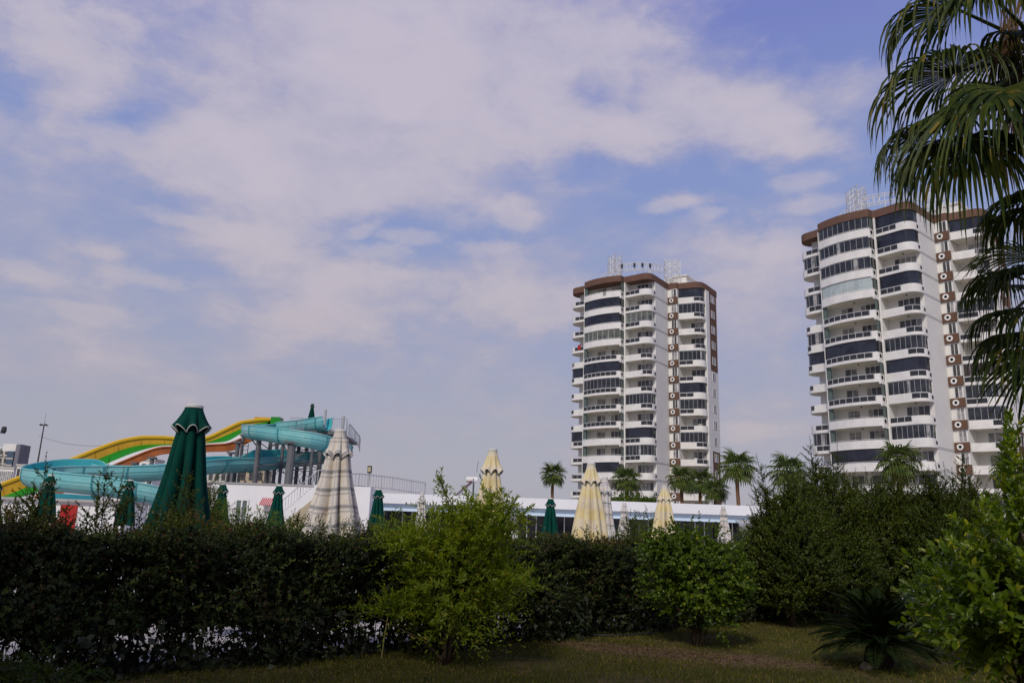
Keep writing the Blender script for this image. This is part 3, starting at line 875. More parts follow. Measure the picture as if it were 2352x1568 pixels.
b = MB(); b.box(-w2 - 3.0, -w2 + 2.2, 1, 4, hz_ - 2.5, hz_ + 0.3); b.build('roof_screen', 'white_paint', tb)
slab_building('house', 'low white house under the dark grey tower', px_x(-8, 220), px_x(28, 220), 220, 5, ht(20, 1076, 220), ['white_paint', 'cream_facade', 'curtain'], 3, 8, group='low white houses')
slab_building('house', 'low white house with a taller top storey right of the dark grey tower', px_x(34, 210), px_x(66, 210), 210, 5, ht(50, 1070, 210), ['white_paint', 'cream_facade', 'pane_dark'], 3, 3, group='low white houses')
slab_building('house', 'white terrace seen through the gap under the blue flume behind the tall green parasol', px_x(270, 190), px_x(350, 190), 190, 5, ht(300, 1056, 190), ['white_paint', 'cream_facade', 'pane_dark'], 3, 5, group='low white houses')
slab_building('apartment_building', 'white block with a window grid right behind the tall green parasol', px_x(476, 150), px_x(520, 150), 150, 5, ht(500, 1078, 150), ['cream_facade', 'white_paint', 'pane_dark'], 4, 3)
slab_building('apartment_building', 'beige block seen between the dark slide columns', px_x(548, 160), px_x(606, 160), 160, 5, ht(580, 1078, 160), ['beige_wall', 'white_paint', 'pane_dark'], 4, 3)

# mast with floodlights, wire, lamp arm at the left edge
m_ = thing('floodlight_mast', 'tall slim floodlight mast left of the yellow slide', 'lamp post', at(80, 1100, 105).to_tuple()[:2] + (0,))
hm = ht(86, 975, 105)
b = MB(); b.tube([(0, 0, 0), (0, 0, hm)], [0.14, 0.07], 8); b.tube([(0, 0, hm), (0, 0, hm + 1.6)], [0.025, 0.015], 4); b.build('pole', 'dark_metal', m_)
b = MB(); b.box(-0.5, 0.5, -0.1, 0.1, hm - 0.1, hm + 0.02); b.box(-0.45, -0.15, -0.3, -0.11, hm - 0.1, hm + 0.1); b.box(0.15, 0.45, -0.3, -0.11, hm - 0.1, hm + 0.1); b.build('floodlight', 'dark_metal', m_)
b = MB(); p0, p1 = at(88, 1000, 105), at(300, 1012, 112)
b.tube([p0.lerp(p1, i / 10) - Vector((0, 0, 1.0 * 4 * (i / 10) * (1 - i / 10))) for i in range(11)], 0.02, 4)
tag(b.build('overhead_wire', 'dark_metal'), 'thin overhead wire running from the mast behind the yellow slide', 'wire')
q = at(-30, 991, 40)
l_ = thing('lamp_post', 'short dark lamp arm poking in at the left edge of the picture', 'lamp post', (q.x, 40, 0))
b = MB(); b.tube([(0, 0, 0), (0, 0, q.z)], [0.1, 0.06], 8); b.build('pole', 'dark_metal', l_)
q2 = at(8, 987, 40); dx = q2.x - q.x
b = MB(); b.tube([(0, 0, q.z - 0.05), (dx, 0, q.z)], 0.035, 6); b.build('arm', 'dark_metal', l_)
b = MB(); b.tube([(dx, 0, q.z - 0.06), (dx + 0.02, 0, q.z + 0.08), (dx + 0.03, 0, q.z + 0.28)], [0.09, 0.13, 0.10], 8); b.build('lamp_head', 'dark_metal', l_)


# ------------------------------------------------------------------ white building under the slides, with stairs
base = thing('slide_base_building', 'low white flat-roofed building under the water slides, with an outside stair', 'building', (0, 0, 0))
zt = ht(600, 1112, 56)
xa, xb = px_x(488, 56), px_x(845, 56)
b = MB(); b.box(xa, xb, 56, 66, 0, zt); b.build('wall', 'wall_white', base)
b = MB(); b.box(xa - 0.05, xb - 0.06, 55.9, 66.1, zt, zt + 0.08); b.build('roof', 'concrete', base)
b = MB(); x0, x1 = px_x(549, 56), px_x(576, 56); zz0, zz1 = 1.2, ht(560, 1149, 56)
b.box(x0, x1, 55.95, 55.996, zz0, zz1, 0); wobj = b.build('window', 'pane_pale', base)
b = MB()
for xx in (x0, (x0 + x1) / 2, x1):
    b.box(xx - 0.05, xx + 0.05, 55.9, 55.949, zz0, zz1)
b.box(x0 - .05, x1 + .05, 55.9, 55.949, zz1, zz1 + 0.1); b.build('frame', 'frame_white', wobj)
b = MB(); x0, x1 = px_x(602, 55.4), px_x(635, 55.4); za, zc = ht(610, 1159, 55.3), ht(610, 1143, 56)
for i in range(15):
    xx0 = x0 + (x1 - x0) * i / 15; xx1 = x0 + (x1 - x0) * (i + 1) / 15
    if i % 2 == 0:
        xx1 += (x1 - x0) / 15 * 0.45
    else:
        xx0 += (x1 - x0) / 15 * 0.45
    b.add([(xx0, 55.3, za), (xx1, 55.3, za), (xx1, 55.99, zc), (xx0, 55.99, zc), (xx0, 55.34, za - .03), (xx1, 55.34, za - .03)],
          [(0, 1, 2, 3), (0, 4, 5, 1)], i % 2)
b.build('awning', ['red_paint', 'wall_white'], base)
# stair up to the slide deck
sx0, sx1 = px_x(640, 54), px_x(728, 54); sz0, sz1 = 1.9, zt
N_ = 14
b = MB()
for i in range(N_):
    xx = sx0 + (sx1 - sx0) * i / N_; z_ = sz0 + (sz1 - sz0) * (i + 1) / N_
    b.box(xx, sx0 + (sx1 - sx0) * (i + 1) / N_, 54.2, 55.6, 0, z_)
st_ = b.build('stair', 'wall_white', base)
b = MB(); b.box(sx1, sx1 + 3.6, 54.2, 55.6, 0, sz1); b.build('landing', 'wall_white', base)
b = MB(); b.add([(sx0, 54.15, 0), (sx1 + 2.4, 54.15, 0), (sx1 + 2.4, 54.15, sz1 - 0.9), (sx1, 54.15, sz1 - 0.75), (sx0, 54.15, sz0 - 0.7), (sx0, 54.19, 0), (sx1 + 2.4, 54.19, 0), (sx1 + 2.4, 54.19, sz1 - 0.9), (sx1, 54.19, sz1 - 0.75), (sx0, 54.19, sz0 - 0.7)],
               [(0, 1, 2, 3, 4), (9, 8, 7, 6, 5), (4, 3, 8, 9), (3, 2, 7, 8)]); b.build('stringer', 'beige_wall', base)


def rail_run(mb, pts, h, pitch, r=0.03, mid=True):
    P = [Vector(p) for p in pts]
    for a, c in zip(P, P[1:]):
        mb.bar(a + Vector((0, 0, h)), c + Vector((0, 0, h)), r * 1.3, 0, 5)
        if mid:
            mb.bar(a + Vector((0, 0, 0.12)), c + Vector((0, 0, 0.12)), r, 0, 4)
        n = max(1, int((c - a).length / pitch))
        for i in range(n + 1):
            p = a.lerp(c, i / n); big = i % 8 == 0
            mb.bar(p, p + Vector((0, 0, h)), r * (1.4 if big else 0.7), 0, 4)


b = MB(); rail_run(b, [(sx0, 54.25, sz0), (sx1, 54.25, sz1), (sx1 + 2.0, 54.25, sz1)], 1.0, 0.24, 0.022); b.build('railing', 'steel_light', base)
b = MB(); rail_run(b, [at(790, 1120, 55.2), at(823, 1119, 56.2), at(900, 1126, 59), at(975, 1137, 62.5), at(976, 1141, 66)], 0.95, 0.28, 0.028); b.build('railing', 'steel_light', base)

q = at(845, 1118, 58)
fp = thing('floodlight_pole', 'short pole with a yellowish floodlight above the roof railing', 'lamp post', (q.x, 58, zt))
zl = ht(848, 1081, 58) - zt
b = MB(); b.tube([(0, 0, 0), (0.05, 0, zl)], 0.06, 6); b.build('pole', 'steel_light', fp)
b = MB(); b.box(-0.10, 0.18, -0.2, 0.15, zl - 0.15, zl + 0.35); lh = b.build('lamp_head', 'dark_metal', fp)
b = MB(); b.box(-0.07, 0.15, -0.23, -0.202, zl - 0.08, zl + 0.26); b.build('lens', 'lamp_lens', lh)

# low kiosk with red panels in front, at the left
kx0, kx1 = px_x(-20, 45), px_x(292, 45)
ki = thing('kiosk', 'low white kiosk with red panels under the left bend of the blue flume', 'kiosk', (0, 45, 0))
kz = ht(200, 1153, 45)
b = MB(); b.box(kx0, kx1, 0, 3, 0, kz); b.build('wall', 'wall_white', ki)
b = MB(); b.box(kx0 - 0.1, kx1 + 0.1, -0.25, 3.1, kz, kz + 0.14); b.build('roof', 'concrete', ki)
for a0, a1 in ((151, 189),):
    b = MB(); b.box(px_x(a0, 45), px_x(a1, 45), -0.06, -0.003, 0.6, kz - 0.18); b.build('panel', 'red_paint', ki)


# ------------------------------------------------------------------ long white pool building
YB = 57.0
pool = thing('pool_building', 'long low white pool building with dark windows and a broad white roof edge', 'building', (0, 0, 0))
X0, X1 = px_x(842, YB), px_x(1960, YB)
zr = ht(1176, 1142, YB); zf = ht(1176, 1165, YB)
b = MB(); b.box(X0, X1, YB, 69, zf, zr); b.build('roof', 'fascia_white', pool)
b = MB(); b.box(X0 + 0.4, X1 - 0.4, YB + 0.35, YB + 1.6, zf - 0.42, zf - 0.003); b.box(X0 + 0.4, X1 - 0.4, YB + 0.27, YB + 0.345, zf - 0.5, zf - 0.42); b.build('beam', 'pale_blue_paint', pool)
b = MB(); b.box(X0 + 0.4, X1 - 0.4, YB + 1.62, 68.8, 0, zf - 0.004); b.build('wall', 'wall_white', pool)
solid = [(1100, 1116), (1152, 1192), (1700, 1760)]
xs = [px_x(845, YB + 1.5), px_x(1100, YB + 1.5), px_x(1116, YB + 1.5), px_x(1152, YB + 1.5), px_x(1192, YB + 1.5), px_x(1700, YB + 1.5)]
for a, c in ((xs[0], xs[1]), (xs[2], xs[3]), (xs[4], xs[5])):
    n = max(1, round((c - a) / 2.1))
    for i in range(n):
        w0 = a + (c - a) * i / n; w1 = a + (c - a) * (i + 1) / n
        p = MB(); p.box(w0, w1, YB + 1.56, YB + 1.616, 0.25, zf - 0.44); wo = p.build('window', 'dark_glass', pool)
        f = MB()
        for k in range(4):
            xx = w0 + (w1 - w0) * k / 3
            f.box(xx - 0.03, xx + 0.03, YB + 1.5, YB + 1.558, 0.25, zf - 0.44)
        f.box(w0 + 0.031, w1 - 0.031, YB + 1.5, YB + 1.558, 0.25, 0.32); f.build('frame', 'frame_white', wo)
b = MB(); x0, x1 = px_x(1694, YB - 1.6), px_x(1748, YB - 1.6); za = ht(1700, 1206, YB - 1.6)
b.add([(x0, YB - 1.6, za), (x1, YB - 1.6, za), (x1, YB + 1.61, za + 0.75), (x0 + .8, YB + 1.61, za + 0.75), (x0, YB - 1.6, za - 0.05), (x1, YB - 1.6, za - 0.05)], [(0, 1, 2, 3), (0, 4, 5, 1)], 0)
for i in range(24):
    xx = x0 + (x1 - x0) * i / 24
    b.box(xx, xx + (x1 - x0) / 24 * 0.6, YB - 1.62, YB - 1.6, za - 0.36, za - 0.05, 1)
    b.box(xx + (x1 - x0) / 24 * 0.6, xx + (x1 - x0) / 24, YB - 1.62, YB - 1.6, za - 0.36, za - 0.05, 0)
b.build('awning', ['steel_light', 'steel_dark'], pool)
b = MB(); x0, x1 = px_x(1785, 60), px_x(1806, 60); b.box(x0 + .1, x1 - .1, 60, 60.6, zr, zr + 0.45); b.box(x0, x1, 59.9, 60.7, zr + 0.45, zr + 0.6); b.build('chimney', 'wall_white', pool)
ds = thing('satellite_dish', 'small dark satellite dish on the white roof edge near the chimney', 'satellite dish', (px_x(1822, 57.5), 57.5, zr))
b = MB(); b.tube([(0, 0, 0), (0, 0, 0.35)], 0.03, 6); b.build('stand', 'dark_metal', ds)
b = MB(); b.tube([(0, 0.05, 0.35), (0.02, -0.02, 0.42), (0.05, -0.12, 0.5)], [0.05, 0.28, 0.36], 14, cap=False); b.build('dish', 'steel_dark', ds)
sw = thing('solar_water_heater', 'roof-mounted solar water heater with a maroon collector and white tank', 'water heater', (px_x(1085, 62), 62, zr))
x0 = px_x(1043, 62) - px_x(1085, 62); x1 = px_x(1094, 62) - px_x(1085, 62)
b = MB(); b.add([(x0, -0.8, 0.05), (x0, 0.8, 0.05), (x1 - 0.3, 0.8, 1.35), (x1 - 0.3, -0.8, 1.35), (x0, -0.8, -0.03), (x0, 0.8, -0.03), (x1 - 0.3, 0.8, 1.25), (x1 - 0.3, -0.8, 1.25)], [(0, 1, 2, 3), (7, 6, 5, 4), (0, 3, 7, 4), (2, 1, 5, 6), (1, 0, 4, 5), (3, 2, 6, 7)]); b.build('collector', 'maroon_glass', sw)
b = MB(); b.tube([(x1 - 0.75, 0, 1.45), (x1 + 0.1, 0, 1.45)], 0.22, 12); b.build('tank', 'white_paint', sw)
b = MB(); b.tube([(x1 - 0.2, -0.7, 0), (x1 - 0.2, -0.7, 1.5)], 0.04, 5); b.tube([(x1 - 0.2, 0.7, 0), (x1 - 0.2, 0.7, 1.5)], 0.04, 5); b.tube([(x1 - 0.9, -0.7, 1.0), (x1 + .1, -0.7, 0.0)], 0.03, 5); b.tube([(x1, 0, 2.0), (x1 + 0.1, 0, 2.9)], 0.02, 4); b.build('stand', 'steel_dark', sw)


# ------------------------------------------------------------------ water slides
def catmull(P, n):
    out = []
    for i in range(len(P) - 1):
        p0, p1, p2, p3 = P[max(i - 1, 0)], P[i], P[i + 1], P[min(i + 2, len(P) - 1)]
        for k in range(n):
            t_ = k / n
            out.append(0.5 * ((2 * p1) + (p2 - p0) * t_ + (2 * p0 - 5 * p1 + 4 * p2 - p3) * t_ ** 2 + (3 * p1 - p0 - 3 * p2 + p3) * t_ ** 3))
    out.append(P[-1])
    return out


flume = thing('spiral_flume', 'long turquoise open flume winding down in two loops from the slide platform', 'water slide', (0, 0, 0))
#      px    py     Y   extra height of the wall farther from the viewer
FL = [(752, 970, 71, .1), (735, 973, 71.5, .1), (712, 976, 73, .1), (687, 979, 75.5, 0), (640, 983, 77.5, 0), (600, 986, 76, 0), (577, 988, 72.5, 0),
      (576, 989, 69.5, 0), (592, 990, 67, 0), (620, 994, 65.2, 0), (660, 1000, 64.2, 0), (712, 1008, 64, 0), (752, 1019, 65.2, 0), (782, 1031, 68, 0), (790, 1038, 71.5, 0),
      (776, 1043, 74.5, .1), (746, 1047, 75.6, .1), (700, 1052, 75, .2), (660, 1056, 73.5, .7), (625, 1060, 72, .8), (594, 1063, 70.8, .9), (560, 1065, 69.4, .2), (520, 1066, 68, .3), (478, 1069, 66.4, .3),
      (410, 1078, 64.4, .1), (345, 1083, 63, .1), (290, 1085, 62.2, .1), (245, 1085, 61.5, .15), (229, 1085, 61.2, .2), (222, 1085, 61.1, .55), (160, 1085, 60, .58), (115, 1086, 58.8, .5), (83, 1088, 57.0, .4),
      (76, 1091, 54.8, .4), (92, 1096, 53.0, .1), (130, 1101, 52, 0), (180, 1106, 51.4, 0), (240, 1112, 51, 0), (290, 1120, 51, 0), (335, 1129, 51.2, 0), (368, 1138, 51.6, 0)]
FP = [Vector((*at(a, b_, c), d)) for a, b_, c, d in FL]
SUB = 5
fp_ = catmull(FP, SUB)


def flume_frame(i):
    p = fp_[i].xyz
    t_ = (fp_[min(i + 1, len(fp_) - 1)].xyz - fp_[max(i - 1, 0)].xyz); t_.z = 0; t_.normalize()
    lat = Vector((-t_.y, t_.x, 0))
    view = Vector((p.x, p.y, 0)).normalized()
    return p, lat, lat.dot(view)


def flume_section(i, r, grow=0.0, seg=10):
    p, lat, far = flume_frame(i)
    ex = max(0.0, fp_[i].w)
    hp = 0.42 + (ex * max(0, far)); hm_ = 0.42 + (ex * max(0, -far))
    pts = [p + lat * (-r) + Vector((0, 0, hm_ + grow)), p + lat * (-r)]
    for k in range(1, seg):
        a = math.pi + math.pi * k / seg
        pts.append(p + lat * (r * math.cos(a)) + Vector((0, 0, r * math.sin(a))))
    pts += [p + lat * r, p + lat * r + Vector((0, 0, hp + grow))]
    return pts


def sweep(idx, ro, ri, mo, mi_, mb, grow=0.0):
    n = None; vs = []
    for i in idx:
        a = flume_section(i, ro, grow); b_ = flume_section(i, ri, grow); n = len(a); vs += a + b_
    fs = []; m2 = []
    st = 2 * n
    for j in range(len(idx) - 1):
        for k in range(n - 1):
            fs.append((j * st + k, j * st + k + 1, (j + 1) * st + k + 1, (j + 1) * st + k)); m2.append(mo)
            fs.append((j * st + n + k, (j + 1) * st + n + k, (j + 1) * st + n + k + 1, j * st + n + k + 1)); m2.append(mi_)
        for k in (0, n - 1):
            fs.append((j * st + k, (j + 1) * st + k, (j + 1) * st + n + k, j * st + n + k)); m2.append(mo)
    for j in (0, len(idx) - 1):
        for k in range(n - 1):
            fs.append((j * st + k, j * st + k + 1, j * st + n + k + 1, j * st + n + k)); m2.append(mo)
    b0 = len(mb.v); mb.v += [clean(v) for v in vs]
    mb.f += [tuple(b0 + q for q in f) for f in fs]; mb.m += m2


allidx = list(range(len(fp_)))
mb = MB(); sweep(allidx, 0.74, 0.69, 0, 1, mb); mb.build('trough', ['turquoise', 'turquoise_inside'], flume, smooth=False)
mb = MB(); sweep(allidx, 0.79, 0.745, 0, 0, mb)
rim = MB()
for sgn in (0, -1):
    rim.tube([flume_section(i, 0.745, 0.02)[sgn] for i in allidx], 0.055, 6)
    rim.tube([flume_section(i, 0.75)[1 if sgn == 0 else -2] for i in allidx], 0.028, 5)
rim.build('rim', 'turquoise', flume)
for i in range(4, len(fp_) - 2, 9):
    fl_ = MB(); j = i
    sec = flume_section(j, 0.80); sec2 = flume_section(j, 0.742)
    p, lat, far = flume_frame(j); t_ = Vector((lat.y, -lat.x, 0)) * 0.05
    n = len(sec)
    fl_.add([v - t_ for v in sec] + [v + t_ for v in sec] + [v - t_ for v in sec2] + [v + t_ for v in sec2],
            [(k, k + 1, n + k + 1, n + k) for k in range(n - 1)] + [(k, 2 * n + k, 2 * n + k + 1, k + 1) for k in range(n - 1)] + [(n + k, n + k + 1, 3 * n + k + 1, 3 * n + k) for k in range(n - 1)])
    fl_.build('joint_flange', 'turquoise_flange', flume)

# racing slide: yellow outer wall, green lane, white lane, orange near wall
def curve1(pts):
    xs_ = np.array([p[0] for p in pts], float); ys_ = np.array([p[1] for p in pts], float)
    P = [Vector((a, b_, 0)) for a, b_ in zip(xs_, ys_)]
    d = catmull(P, 6)
    return lambda x: float(np.interp(x, [q.x for q in d], [q.y for q in d]))


E0 = curve1([(-70, 1140), (-30, 1124), (0, 1111), (29, 1100), (60, 1088), (110, 1071), (165, 1052), (223, 1029), (267, 1013), (301, 1005), (334, 1001), (385, 1002), (430, 1006), (474, 1003), (515, 985), (552, 968), (574, 964), (600, 961), (626, 961), (650, 960)])
E1 = curve1([(-70, 1158), (-30, 1148), (0, 1141), (13, 1137), (73, 1114), (150, 1083), (227, 1053), (278, 1033), (323, 1022), (376, 1019), (430, 1020), (474, 1015), (515, 1001), (559, 982), (589, 972), (626, 968), (650, 967)])
E2 = curve1([(-70, 1175), (-30, 1166), (18, 1154), (89, 1130), (170, 1098), (252, 1064), (301, 1044), (340, 1032), (376, 1025), (430, 1025), (476, 1020), (518, 1016), (540, 1006), (572, 987), (600, 979), (645, 973)])
E3 = curve1([(-70, 1184), (-30, 1174), (18, 1163), (89, 1138), (170, 1107), (262, 1068), (312, 1047), (345, 1034), (376, 1027), (430, 1027), (478, 1022), (522, 1019), (550, 1009), (574, 998), (610, 986), (655, 976), (700, 968)])
E4 = curve1([(-70, 1192), (-30, 1183), (18, 1172), (89, 1150), (170, 1122), (267, 1083), (315, 1063), (345, 1051), (376, 1042), (430, 1040), (478, 1037), (527, 1035), (552, 1026), (576, 1013), (610, 1000), (655, 988), (700, 978)])
race = thing('racing_slide', 'multi-lane wave slide in yellow, green, white and orange coming down to the left', 'water slide', (0, 0, 0))


def lane_y(x):
    return 66.5 + (x + 70) / 700 * 11.0


def lane(name, ea, eb, ya, yb, x0, x1, mname, thick=0.07, n=80):
    A, B = [], []
    for i in range(n + 1):
        x = x0 + (x1 - x0) * i / n
        A.append(at(x, ea(x), lane_y(x) + ya)); B.append(at(x, eb(x), lane_y(x) + yb))
    vs = []; o_ = Vector((0, thick, -thick * 0.3))
    for a, b_ in zip(A, B):
        vs += [a, b_, b_ + o_, a + o_]
    fs = []
    for i in range(n):
        for k in range(4):
            fs.append((i * 4 + k, i * 4 + (k + 1) % 4, (i + 1) * 4 + (k + 1) % 4, (i + 1) * 4 + k))
    fs += [(3, 2, 1, 0), (n * 4, n * 4 + 1, n * 4 + 2, n * 4 + 3)]
    mb = MB(); mb.add(vs, fs)
    return mb.build(name, mname, race), A, B


yo, ya_, yb_ = lane('yellow_wall', E0, E1, 1.5, 1.45, -70, 632, 'slide_yellow')
rb = MB(); rb.tube([p + Vector((0, -0.05, -0.12)) for p in ya_], 0.17, 6); rb.build('yellow_rim', 'slide_yellow_rim', race)
rb = MB()
for i in range(3, len(ya_) - 1, 6):
    rb.bar(ya_[i] + Vector((0, -0.05, -0.25)), yb_[i] + Vector((0, -0.05, 0)), 0.03, 0, 4)
rb.build('yellow_rib', 'slide_yellow', race)
lane('green_lane', E1, E2, 1.40, 0.45, -70, 644, 'slide_green')
go = MB()
A_ = [at(x, E2(x) - 0.5, lane_y(x) + 0.42) for x in np.linspace(-70, 644, 70)]
go.tube(A_, 0.07, 6); go.build('lane_divider', 'slide_white', race)
lane('white_lane', E2, E3, 0.40, -0.45, -70, 650, 'slide_white')
oo, oa, ob = lane('orange_wall', E3, E4, -0.50, -0.55, -70, 700, 'slide_orange')
rb = MB(); rb.tube([p + Vector((0, -0.03, 0.0)) for p in oa], 0.09, 6); rb.build('orange_rim', 'slide_orange', race)
# end blocks of the lanes at the platform
b = MB(); p = at(636, 972, 78.6); b.box(p.x - 0.45, p.x + 0.45, 77.9, 79.2, p.z - 0.4, p.z + 0.55); b.add([(p.x - .46, 77.88, p.z + .2), (p.x - 1.0, 77.88, p.z - .35), (p.x - 1.0, 79.2, p.z - .35), (p.x - .46, 79.2, p.z + .2)], [(0, 1, 2, 3)]); b.build('lane_gate', 'slide_green', race)
b = MB(); p = at(606, 964, 79.5); b.box(p.x - 0.9, p.x + 0.5, 79.3, 80.2, p.z - 0.3, p.z + 0.25); b.build('lane_gate', 'slide_yellow', race)

# steel tower carrying the slides
tow = thing('slide_tower', 'dark grey steel tower with platform and lattice bracing under the water slides', 'slide tower', (0, 0, 0))
pz = ht(740, 990, 71.5)
b = MB(); b.box(px_x(640, 72), px_x(776, 72), 71.2, 80, pz - 0.28, pz); b.build('platform', 'steel_dark', tow)
COLS = [(547, 71, 1016, .20), (530, 70, 1040, .16), (559, 75, 1000, .16), (596, 66.8, 1003, .22), (624, 74, 992, .18), (640, 77, 985, .18), (652, 71, 1005, .15),
        (671, 63.9, 1017, .33), (690, 75, 992, .18), (708, 77, 990, .16), (721, 69, 1000, .15), (741, 72, 985, .22), (757, 78, 990, .16), (227, 60.6, 1092, .34), (310, 68, 1064, .16), (350, 67.5, 1052, .18),
        (104, 52.6, 1110, .3), (430, 65, 1090, .2), (772, 66.5, 1045, .22)]
cols = []
for (cx, cy, ty, r_) in COLS:
    p = at(cx, ty, cy); q = p.copy(); q.z = 0
    b = MB(); b.tube([q, p], r_, 10); b.box(p.x - r_ * 1.6, p.x + r_ * 1.6, p.y - r_ * 1.6, p.y + r_ * 1.6, p.z - 0.06, p.z + 0.1); b.build('column', 'steel_dark', tow)
    cols.append(p)
b = MB(); p = at(746, 966, 71.3); b.tube([(p.x, 71.3, pz), (p.x, 71.3, p.z + 1.0)], 0.12, 8); p = at(788, 968, 73); b.tube([(p.x, 73, 0), (p.x, 73, p.z + 0.5)], 0.16, 8); b.build('post', 'steel_light', tow)
br = MB()
PAIRS = [(3, 4), (4, 6), (6, 8), (8, 9), (9, 11), (10, 11), (11, 12), (6, 10)]
for a, c in PAIRS:
    pa, pc = cols[a], cols[c]
    top = min(pa.z, pc.z) - 0.4
    lv = [4.6, 6.6, 8.6, 10.0]
    lv = [z for z in lv if z < top] + [top]
    for z in lv:
        br.bar((pa.x, pa.y, z), (pc.x, pc.y, z), 0.04, 0, 5)
    for z0, z1 in zip(lv[:-1:1], lv[1::1]):
        br.bar((pa.x, pa.y, z0), (pc.x, pc.y, z1), 0.026, 0, 4); br.bar((pa.x, pa.y, z1), (pc.x, pc.y, z0), 0.026, 0, 4)
br.build('bracing', 'steel_dark', tow)
br = MB()
for (c, targets) in ((7, [(640, 1062, 73), (700, 1058, 74), (712, 1012, 64.2), (650, 1000, 64.6), (690, 1040, 70)]), (3, [(600, 1066, 70.6), (580, 990, 69)]), (13, [(205, 1090, 60), (245, 1090, 61)]), (1, [(527, 1070, 68)])):
    for (a, b_, c_) in targets:
        e = at(a, b_, c_); br = MB(); br.bar((cols[c].x, cols[c].y, e.z - 1.6), e - Vector((0, 0, 0.7)), 0.06, 0, 5); br.build('bracket_arm', 'steel_dark', tow)
for (a, b_, c_) in ((752, 1060, 72), (720, 1058, 70), (660, 1063, 68)):
    b2 = MB(); b2.bar(at(a, b_, c_), at(a - 70, b_ + 8, c_ - 3), 0.07, 0, 5); b2.build('cross_beam', 'steel_dark', tow)
b = MB()      # caged ladder right of the tall parasol
p = at(553, 1110, 69)
for s_ in (-0.28, 0.28):
    b.bar((p.x + s_, 69, 0), (p.x + s_, 69, ht(553, 1018, 69)), 0.04, 0, 4)
for i in range(26):
    z = 2 + i * 0.32
    if z < ht(553, 1018, 69):
        b.bar((p.x - .28, 69, z), (p.x + .28, 69, z), 0.025, 0, 4)
b.build('ladder', 'steel_dark', tow)
b = MB()
rail_run(b, [(px_x(752, 71.3), 71.3, pz), (px_x(786, 71.3), 71.3, pz), (px_x(788, 78), 78, pz)], 1.15, 0.2, 0.026)
rail_run(b, [(px_x(786, 72), 73.2, pz - 0.1), (px_x(809, 74), 76.0, pz - 0.9), (px_x(812, 75.5), 77.5, pz - 1.2)], 1.1, 0.2, 0.026)
rail_run(b, [(px_x(660, 72), 71.3, pz), (px_x(690, 72), 71.3, pz)], 1.1, 0.25, 0.026)
rail_run(b, [(px_x(648, 79), 79.6, pz), (px_x(755, 79), 79.6, pz)], 1.1, 0.25, 0.026)
b.build('railing', 'steel_light', tow)
sp = MB()
pa, pb = at(120, 1143, 47.6), at(208, 1146, 49.5)
sp.add([pa + Vector((0, 0, .28)), pb + Vector((0, 0, .22)), pb + Vector((0, 0, -.35)), pa + Vector((0, 0, -.3)), pa + Vector((0, .9, .28)), pb + Vector((0, .9, .22)), pb + Vector((0, .9, -.35)), pa + Vector((0, .9, -.3))],
       [(0, 1, 2, 3), (7, 6, 5, 4), (3, 2, 6, 7), (0, 3, 7, 4), (1, 5, 6, 2)])
tag(sp.build('splash_trough', 'turquoise_inside'), 'straight teal run-out trough lying above the kiosk with the red panels', 'trough')


# ------------------------------------------------------------------ closed parasols
def grid_mesh(name, rows, mats, parent, uvs, closed=True, flip=False):
    """rows: list of rings (same length) -> smooth mesh with uv"""
    n = len(rows[0]); vs = [v for r in rows for v in r]; fs = []; uvl = []
    for i in range(len(rows) - 1):
        for k in range(n):
            k2 = (k + 1) % n
            fs.append((i * n + k, i * n + k2, (i + 1) * n + k2, (i + 1) * n + k))
            uvl += [(k / n, uvs[i]), ((k + 1) / n, uvs[i]), ((k + 1) / n, uvs[i + 1]), (k / n, uvs[i + 1])]
    me = bpy.data.meshes.new(name); me.from_pydata([clean(v) for v in vs], [], fs)
    uv = me.uv_layers.new(name='UVMap'); uv.data.foreach_set('uv', [c for q in uvl for c in q])
    me.materials.append(M[mats]); me.polygons.foreach_set('use_smooth', [True] * len(fs)); me.update()
    return link(name, me, parent)


